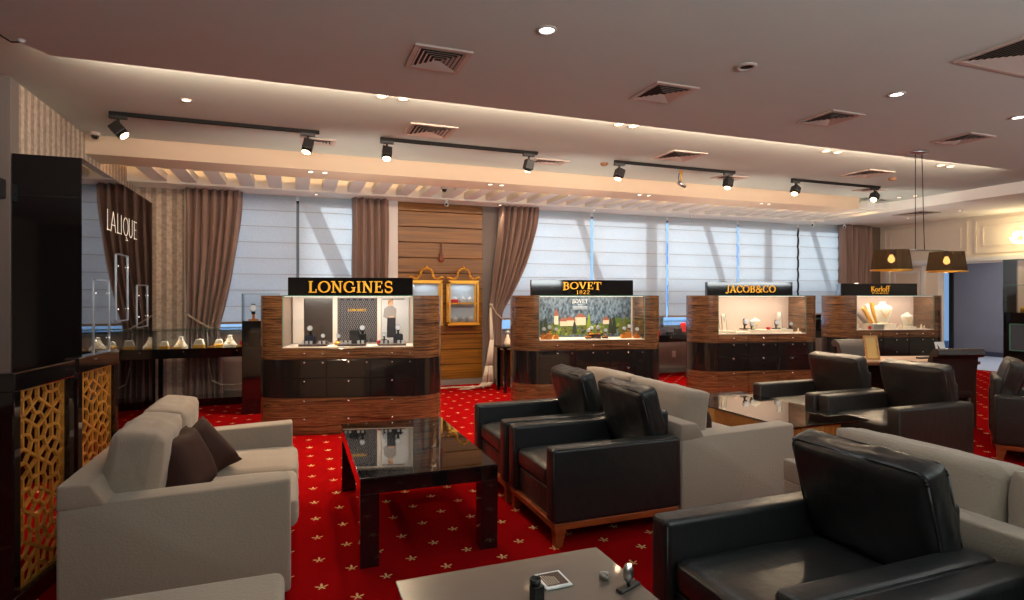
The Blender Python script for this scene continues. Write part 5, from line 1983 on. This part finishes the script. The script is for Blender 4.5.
def downlight(loc, lab, mt, r=0.055, watt=0, col=(1, 1, 1), spot=110):
    o = empty('recessed_downlight', loc, 0, lab, 'downlight', 'recessed downlights')
    m = MB(); m.lathe([(r * 0.72, 0.0), (r * 0.74, -0.008), (r, -0.008), (r, 0.0)], seg=20); m.build('trim_ring', MT['vent'], o)
    m = MB(); m.lathe([(r * 0.73, -0.002), (0, -0.002)], seg=20); m.build('lens', MT[mt], o)
    if watt:
        light('downlight_beam', 'SPOT', (0, 0, -0.02), watt, col, parent=o, spot_size=R(spot), spot_blend=0.8, shadow_soft_size=0.04)
    return o


COOL = (0.86, 0.95, 1.0)
WARM = (1.0, 0.72, 0.46)
downlight((1.37, 3.10, ZF), 'brightest cool downlight, top centre of the front ceiling', 'lamp_white', 0.06, 24, COOL)
downlight((4.33, 3.15, ZF), 'cool downlight in the front ceiling between second and third vents', 'lamp_white', 0.06, 24, COOL)
downlight((5.88, 3.19, ZF), 'cool downlight at the right edge of the photo', 'lamp_white', 0.06, 24, COOL)
downlight((-1.2, 3.1, ZF), 'cool downlight over the left sofa corner of the front ceiling', 'lamp_white', 0.06, 0, COOL) if False else None
for k, (x, y) in enumerate(((0.67, 4.93), (0.85, 4.93), (2.945, 4.94), (3.11, 4.94), (5.73, 5.01), (5.91, 5.01), (7.73, 5.05), (7.92, 5.05))):
    pair = ['first pair from the left', 'second pair', 'third pair', 'fourth pair'][k // 2]
    downlight((x, y, ZM), '%s downlight of the %s along the ceiling step' % (['left', 'right'][k % 2], pair), 'lamp_warm', 0.05, 34 if k % 2 else 0, (1.0, 0.86, 0.70))
for k, x in enumerate((0.16, 0.32, 2.40, 2.56, 4.69, 4.85, 6.95, 7.1)):
    pair = ['first pair from the left', 'second pair', 'third pair', 'fourth pair'][k // 2]
    downlight((x, 7.28, 2.92), '%s downlight of the %s in the ceiling beam' % (['left', 'right'][k % 2], pair), 'lamp_small', 0.045, 170 if k % 2 else 0, (1.0, 0.80, 0.60))
for k, x in enumerate((0.27, 3.12, 4.85, 6.9)):
    downlight((x, 8.95, 2.93), ['small downlight over the left window', 'small downlight over the gathered curtain', 'small downlight over the window right of the gathered curtain', 'small downlight over the third cabinet window'][k], 'lamp_small', 0.04, 14 if k == 1 else 5, WARM, 60)
downlight((-0.88, 5.61, ZM), 'small downlight left of the first track light', 'lamp_small', 0.045, 8, WARM)
for k, (x, y) in enumerate(((9.62, 6.96), (9.70, 6.74))):
    downlight((x, y, ZM), ['left', 'right'][k] + ' downlight seen beside the pendant cables', 'lamp_small', 0.05, 8, WARM)
for k, (x, y) in enumerate(((10.98, 6.84), (11.10, 7.85))):
    downlight((x, y, 2.95), ['nearer', 'farther'][k] + ' small downlight in the right-hand ceiling', 'lamp_small', 0.045, 22, (1.0, 0.8, 0.58))

o = empty('ceiling_speaker', (2.85, 3.12, ZF), 0, 'round dark ceiling loudspeaker between the second and third front vents', 'ceiling speaker')
m = MB(); m.lathe([(0.045, 0), (0.048, -0.014), (0.066, -0.012), (0.068, 0)], seg=20); m.build('rim', MT['vent'], o)
m = MB(); m.lathe([(0.047, -0.004), (0, -0.004)], seg=20); m.build('grille', MT['vent_dark'], o)
for k, (x, y, z, lab) in enumerate(((3.64, 6.45, ZM, 'small brown smoke detector left of the third track light'), (7.95, 5.85, ZM, 'small brown smoke detector near the pendant cables'))):
    o = empty('smoke_detector', (x, y, z), 0, lab, 'smoke detector', 'smoke detectors')
    m = MB(); m.lathe([(0.05, 0), (0.048, -0.02), (0.03, -0.035), (0, -0.037)], seg=16); m.build('body', mat('detector_tan', lin((150, 110, 76)), 0.6), o)


o = empty('corner_sensor', (-1.56, 4.33, ZF), R(30), 'tiny wired sensor at the left corner of the ceiling step', 'sensor')
m = MB(); m.cyl((0, 0, 0), (0, 0, -0.02), 0.02, 0.014); m.build('base', MT['white'], o)
m = MB(); m.tube([(0, 0, -0.015), (-0.05, 0, -0.03), (-0.11, 0, -0.002)], 0.005, 6); m.build('wire', MT['black_plastic'], o)


def dome_camera(loc, lab):
    o = empty('dome_camera', loc, 0, lab, 'security camera', 'dome security cameras')
    m = MB(); m.lathe([(0.05, 0), (0.05, -0.03), (0.04, -0.035), (0, -0.035)], seg=18); m.build('base', MT['vent'], o)
    m = MB(); m.lathe([(0.036, -0.035), (0.034, -0.055), (0.02, -0.07), (0, -0.074)], seg=18); m.build('dome', MT['black_gloss'], o)
    return o


dome_camera((-1.93, 7.05, ZM), 'dark dome camera at the left end of the ceiling beam')
dome_camera((1.92, 7.85, 2.955), 'dark dome camera under the slats above the timber wall')


def bullet_camera(loc, lab, rz=0):
    o = empty('bullet_camera', loc, rz, lab, 'security camera', 'small bullet security cameras')
    m = MB(); m.cyl((0, 0, 0), (0, 0, -0.05), 0.018); m.build('mount', MT['white'], o)
    m = MB(); m.cyl((0, 0.05, -0.06), (0, -0.06, -0.075), 0.03, 0.028); b_ = m.build('body', MT['white'], o)
    m = MB(); m.cyl((0, -0.058, -0.075), (0, -0.066, -0.076), 0.02); m.build('lens', MT['black_gloss'], b_)


bullet_camera((2.19, 8.80, 2.93), 'small white camera on the rail above the timber wall', R(-20))
bullet_camera((9.70, 8.80, 2.93), 'small camera above the window behind the third cabinet', R(-50))
bullet_camera((10.75, 8.95, 2.95), 'small camera above the window beside the rightmost curtain', R(-50))
o = empty('hanging_camera', (4.84, 6.50, ZM), R(30), 'small camera hung on a rod between the lamps of the third track light', 'security camera')
m = MB(); m.cyl((0, 0, 0), (0, 0, -0.17), 0.010); m.cyl((0, 0, 0), (0, 0, -0.02), 0.03); m.build('rod', MT['gold'], o)
m = MB(); m.cyl((-0.07, 0, -0.17), (0.07, -0.02, -0.20), 0.028, 0.024); m.build('body', MT['silver'], o)
m = MB(); m.tube([(-0.06, 0, -0.17), (-0.10, 0, -0.12), (-0.08, 0, -0.06), (-0.01, 0, -0.02)], 0.004, 6); m.build('cable', MT['black_plastic'], o)


def spot_head(parent, x, z_top, tgt_dir, energy):
    """cube lamp head with a round reflector, aimed along tgt_dir (local)"""
    m = MB(); m.box(x - 0.07, x + 0.07, -0.02, 0.02, -0.028, -0.0)
    m.cyl((x, 0, -0.025), (x, 0, -0.07), 0.012)
    ad = m.build('adapter', MT['black_plastic'], parent)
    d = Vector(tgt_dir).normalized()
    q = Vector((0, 0, -1)).rotation_difference(d)
    rm = q.to_matrix()
    c = Vector((x, 0, -0.125))
    m = MB(); m.box(-0.05, 0.05, -0.05, 0.05, -0.055, 0.055, bev=0.006, seg=2)
    hd = m.build('lamp_head', MT['black_plastic'], parent)
    hd.location = c
    hd.rotation_euler = rm.to_euler()
    m = MB(); m.lathe([(0.03, -0.055), (0.046, -0.082), (0.044, -0.084), (0.028, -0.06)], seg=18); m.build('reflector_ring', MT['black_plastic'], hd)
    m = MB(); m.lathe([(0.042, -0.080), (0, -0.080)], seg=18); m.build('lens', MT['lamp_warm'], hd)
    light('track_beam', 'SPOT', (0, 0, -0.09), energy, (1.0, 0.74, 0.46), parent=hd, spot_size=R(95), spot_blend=0.9, shadow_soft_size=0.03)


TRK = [(-1.59, 0.22, 6.20, (0.75, -0.25, -0.8), (-0.25, -0.35, -1.0), 'leftmost black track light with two lamps over the left sofa side'),
       (0.83, 2.63, 6.22, (-0.1, -0.45, -0.9), (-0.2, 0.1, -1.0), 'second black track light, above the gap right of the nearest cabinet'),
       (3.68, 5.53, 6.27, (-0.4, -0.2, -1.0), (-0.35, -0.2, -1.0), 'third black track light, above the second cabinet'),
       (6.62, 8.37, 6.36, (-0.6, -0.3, -0.9), (-0.7, -0.3, -0.8), 'rightmost black track light, above the fourth cabinet')]
for (xa, xb, y, d0, d1, lab) in TRK:
    xc = (xa + xb) / 2
    o = empty('track_light', (xc, y, ZM - 0.0), 0, lab, 'track light', 'black ceiling track lights')
    hw = (xb - xa) / 2
    m = MB(); m.box(-hw, hw, -0.018, 0.018, -0.034, 0.0, bev=0.002, seg=1); m.build('track', MT['black_track'], o)
    for x, dd in ((-hw + 0.07, d0), (hw - 0.11, d1)):
        h_ = empty('spot_lamp', (0, 0, -0.034)); h_.parent = o
        spot_head(h_, x, 0, dd, 120)

# ================================================================ PENDANT


def shade_fabric():
    m_ = bpy.data.materials.new('pleated_brown_shade')
    m_.use_nodes = True
    nt = m_.node_tree
    nt.nodes.clear()
    out = nt.nodes.new('ShaderNodeOutputMaterial')
    df = nt.nodes.new('ShaderNodeBsdfDiffuse'); df.inputs[0].default_value = (0.08, 0.06, 0.045, 1)
    tl = nt.nodes.new('ShaderNodeBsdfTranslucent'); tl.inputs[0].default_value = (0.07, 0.045, 0.022, 1)
    tp = nt.nodes.new('ShaderNodeBsdfTransparent'); tp.inputs[0].default_value = (1, 0.8, 0.5, 1)
    mx = nt.nodes.new('ShaderNodeMixShader'); mx.inputs[0].default_value = 0.45
    m2 = nt.nodes.new('ShaderNodeMixShader'); m2.inputs[0].default_value = 0.13
    nt.links.new(df.outputs[0], mx.inputs[1]); nt.links.new(tl.outputs[0], mx.inputs[2])
    nt.links.new(mx.outputs[0], m2.inputs[1]); nt.links.new(tp.outputs[0], m2.inputs[2]); nt.links.new(m2.outputs[0], out.inputs[0])
    return m_


MT['shade_brown'] = shade_fabric()
P = empty('pendant_lamp', (6.28, 4.33, ZF), 0, 'twin brown drum shades hanging on cables above the desk', 'pendant lamp')
m = MB(); m.lathe([(0, -0.028), (0.07, -0.026), (0.075, 0.0), (0, 0.0)], seg=24, sx=1.6); m.build('canopy', MT['silver'], P)
m = MB(); m.cyl((-0.045, 0, -0.02), (-0.045, 0, -1.06), 0.004, seg=6); m.cyl((0.055, 0, -0.02), (0.095, 0, -1.06), 0.004, seg=6); m.build('cable', MT['black_plastic'], P)
m = MB(); m.cyl((-0.43, 0, -1.06), (0.47, 0, -1.06), 0.008, seg=8); m.build('crossbar', MT['silver'], P)
for x in (-0.41, 0.45):
    n_ = 48
    bm = bmesh.new()
    rows = []
    for (r_, z_) in ((0.158, -1.07), (0.165, -1.12), (0.173, -1.18), (0.181, -1.24), (0.187, -1.285)):
        rows.append([bm.verts.new((r_ * (1 + (0.008 if i % 2 else 0)) * math.cos(2 * PI * i / n_), r_ * (1 + (0.008 if i % 2 else 0)) * math.sin(2 * PI * i / n_), z_)) for i in range(n_)])
    for A, B in zip(rows[:-1], rows[1:]):
        for i in range(n_):
            bm.faces.new((A[i], A[(i + 1) % n_], B[(i + 1) % n_], B[i]))
    sh = from_bm(bm, 'drum_shade', MT['shade_brown'], P, loc=(x, 0, 0))
    m = MB(); m.lathe([(0.186, -1.290), (0.191, -1.290), (0.191, -1.278), (0.186, -1.278), (0.186, -1.290)], seg=48); m.build('shade_rim', MT['gold'], sh)
    m = MB(); m.cyl((0, 0, -1.06), (0, 0, -1.12), 0.018); m.build('socket', MT['black_plastic'], sh)
    m = MB(); m.lathe([(0, -0.09), (0.025, -0.075), (0.034, -0.05), (0.02, -0.015), (0.014, 0)], (0, 0, -1.12), 14); m.build('bulb', mat('bulb_lit', (1, 1, 1), emit=(1.0, 0.62, 0.25), estr=9), sh)
    light('bulb_light', 'POINT', (0, 0, -1.19), 1.2, (1.0, 0.68, 0.36), parent=sh, shadow_soft_size=0.03)

# gilded flower wall lamp (right edge)
o = empty('flower_wall_lamp', (11.98, 6.48, 2.48), 0, 'glowing flower cluster wall lamp at the right edge of the photo', 'wall lamp')
m = MB()
random.seed(5)
for k in range(26):
    a, b_ = random.uniform(0, 2 * PI), random.uniform(-1, 1)
    p = Vector((random.uniform(-0.06, 0.02), 0.12 * math.cos(a) * abs(b_) ** 0.3, 0.10 * math.sin(a)))
    q = Matrix.Rotation(random.uniform(0, 6), 3, 'X') @ Matrix.Rotation(random.uniform(-.6, .6), 3, 'Y')
    vs = [m.bm.verts.new(p + q @ Vector(v)) for v in ((0, -0.02, 0), (-.01, 0, 0.035), (0, 0.02, 0), (-.005, 0, -0.02))]
    m.bm.faces.new(vs)
m.build('petals', mat('lit_petals', (1, 1, 1), emit=(1.0, 0.88, 0.5), estr=1.6), o)
m = MB(); m.cyl((0.0, 0, 0), (0.12, 0, 0), 0.03); m.build('mount', MT['gold'], o)
light('petal_glow', 'POINT', (-0.15, 0, 0), 10, (1, 0.8, 0.45), parent=o, shadow_soft_size=0.08)

# ================================================================ DESK AND ITS THINGS
o = empty('office_desk', (5.65, 4.55, 0), R(-16), 'walnut desk with a tan top behind the dark armchairs', 'desk')
m = MB(); m.box(0, 1.42, 0, 0.60, 0.695, 0.73, bev=0.004, seg=1); m.build('desk_top', MT['desk_wood'], o)
m = MB(); m.box(0.07, 1.36, 0.06, 0.55, 0.73, 0.734); m.build('leather_inlay', mat('tan_leather', lin((176, 140, 118)), 0.5), o)
m = MB(); m.box(0.02, 0.07, 0.03, 0.58, 0, 0.695); m.build('side_panel', MT['dark_wood'], o)
m = MB(); m.box(1.33, 1.40, 0.03, 0.58, 0, 0.695); m.build('side_panel', MT['dark_wood'], o)
m = MB(); m.box(0.07, 1.33, 0.50, 0.53, 0.12, 0.695); m.build('modesty_panel', MT['dark_wood'], o)


def desk_chair(loc, rz, lab, mt):
    """low chair whose back curls over in a roll; faces +x"""
    o = empty('desk_chair', loc, rz, lab, 'chair', 'rolled-back chairs at the desk')
    prof = [(-0.10, 0.36), (-0.15, 0.60), (-0.18, 0.76), (-0.22, 0.85), (-0.28, 0.89), (-0.335, 0.875), (-0.345, 0.835)]
    ins = [(-0.30, 0.815), (-0.27, 0.82), (-0.255, 0.79), (-0.245, 0.70), (-0.215, 0.55), (-0.19, 0.36)]
    m = MB(); m.prism_y([(x, z) for x, z in prof + ins], -0.24, 0.24)
    auto_smooth(m.build('backrest', MT[mt], o), 40)
    m = MB(); m.cyl((-0.295, -0.245, 0.848), (-0.295, 0.245, 0.848), 0.046, seg=16); m.build('back_roll', MT[mt], o)
    m = MB(); m.box(-0.20, 0.28, -0.24, 0.24, 0.36, 0.47, bev=0.03, seg=3); m.build('seat', MT[mt], o, smooth=True)
    for sx in (-0.17, 0.23):
        for sy in (-0.2, 0.2):
            m = MB(); m.cyl((sx, sy, 0.37), (sx * 1.1, sy * 1.05, 0.0), 0.022, 0.014); m.build('leg', MT['dark_wood'], o)
    return o


desk_chair((6.60, 4.34, 0), R(70), 'maroon rolled-back chair on the near side of the desk', 'leather_desk')
dc2 = desk_chair((6.60, 5.15, 0), R(-98), 'grey rolled-back chair on the far side of the desk', 'leather_brown')
for ch in kids(dc2):
    if ch.name.startswith(('backrest', 'back_roll', 'seat')):
        ch.data.materials[0] = mat('grey_leather', lin((84, 76, 72)), 0.5)
o = empty('picture_frame', (6.03, 4.66, 0.735), R(-24), 'gold picture frame standing on the left end of the desk', 'picture frame')
rt = Matrix.Rotation(R(-14), 3, 'X')
m = MB()
for a in ((-0.075, 0.075, 0, 0.018), (-0.075, 0.075, 0.252, 0.27)):
    m.box(a[0], a[1], -0.01, 0.01, a[2], a[3])
m.box(-0.075, -0.057, -0.01, 0.01, 0, 0.27); m.box(0.057, 0.075, -0.01, 0.01, 0, 0.27)
m.build('frame', MT['gold_lattice'], o, rot=(R(-14), 0, 0))
m = MB(); m.box(-0.057, 0.057, 0, 0.006, 0.018, 0.252); m.build('picture', mat('amber_certificate', lin((222, 176, 92)), 0.4), o, rot=(R(-14), 0, 0))
m = MB(); m.prism_y([(-0.012, 0), (0.012, 0), (0.006, 0.2), (-0.006, 0.2)], 0.10, 0.106); m.build('strut', MT['dark_wood'], o)
o = empty('menu_card', (7.02, 4.56, 0.735), R(-5), 'white photo card standing on the right end of the desk', 'card')
m = MB(); m.box(-0.07, 0.07, -0.004, 0.004, 0, 0.18); m.build('card', MT['white'], o, rot=(R(-14), 0, 0))
m = MB(); m.prism_y([(-0.05, 0.03), (0.055, 0.02), (0.03, 0.10), (0.0, 0.07), (-0.04, 0.15)], -0.006, -0.004); m.build('print', MT['brown_fabric'], o, rot=(R(-14), 0, 0))
m = MB(); m.box(-0.09, 0.09, -0.035, 0.035, 0, 0.018, bev=0.004, seg=1)
tag(m.build('telephone_handset', MT['black_plastic'], loc=(6.68, 4.54, 0.735)), 'flat black handset lying on the desk top', 'phone')

# ================================================================ RIGHT VITRINE CABINET
o = empty('black_vitrine_cabinet', (11.06, 6.22, 0), R(-90), 'black cabinet with glass case cut by the right edge, near the corridor opening', 'vitrine cabinet')
m = MB()
m.box(0, 0.95, 0, 0.40, 0, 1.17, bev=0.004, seg=1); m.build('body', MT['black_gloss'], o)
m = MB(); m.box(0.12, 0.95, -0.012, 0.0, 0.55, 0.98); m.build('lit_niche', mat('niche_glass', lin((64, 66, 70)), 0.1, emit=lin((150, 150, 150)), estr=0.05), o)
m = MB()
m.box(0.10, 0.95, -0.02, -0.0, 0.97, 0.99); m.box(0.10, 0.95, -0.02, -0.0, 0.54, 0.56); m.box(0.10, 0.12, -0.02, 0, 0.54, 0.99)
m.build('niche_trim', MT['edge'], o)
m = MB(); m.box(0.0, 0.95, 0, 0.006, 1.17, 2.04); m.box(0, 0.006, 0, 0.40, 1.17, 2.04); m.box(0, 0.95, 0, 0.4, 1.62, 1.626); m.box(0, 0.95, 0, 0.4, 2.034, 2.04)
m.build('glass_case', MT['glass'], o)
m = MB(); m.tube([(0, 0, 1.17), (0, 0, 2.04), (0.95, 0, 2.04)], 0.006, 6); m.tube([(0, 0, 1.62), (0.95, 0, 1.62)], 0.004, 6); m.build('glass_edge', MT['edge'], o)
for k, (x, h_, mt) in enumerate(((0.18, 0.10, 'gold'), (0.32, 0.16, 'bust'), (0.5, 0.12, 'silver'))):
    m = MB(); m.lathe([(0, 0), (0.04, 0), (0.03, h_ * 0.4), (0.045, h_ * 0.7), (0, h_)], seg=12)
    tag(m.build('small_figurine', MT[mt], loc=(11.25, 6.22 - x, 1.171)), ['gold', 'cream', 'silver'][k] + ' figurine in the glass case at the right edge', 'figurine', 'figurines in the right glass case')

# ================================================================ ADDED FILL LIGHTS AND CORRIDOR LAMP
for k, (loc, aim, e, (sx, sy), col) in enumerate(LIGHTS):
    light('fill_light', 'AREA', loc, e, col, aim=aim, shape='RECTANGLE', size=sx, size_y=sy)
light('corridor_lamp', 'AREA', (14.0, 7.5, 2.55), 55, (0.94, 0.95, 1.0), aim=(14.0, 7.5, 0), shape='RECTANGLE', size=1.5, size_y=3)
# warm strip hidden above the slats
for x in (0.0, 4.0, 8.0):
    light('cove_strip', 'AREA', (x, 7.70, 3.09), 16, (1.0, 0.55, 0.25), aim=(x, 8.8, 3.02), shape='RECTANGLE', size=3.8, size_y=0.04)
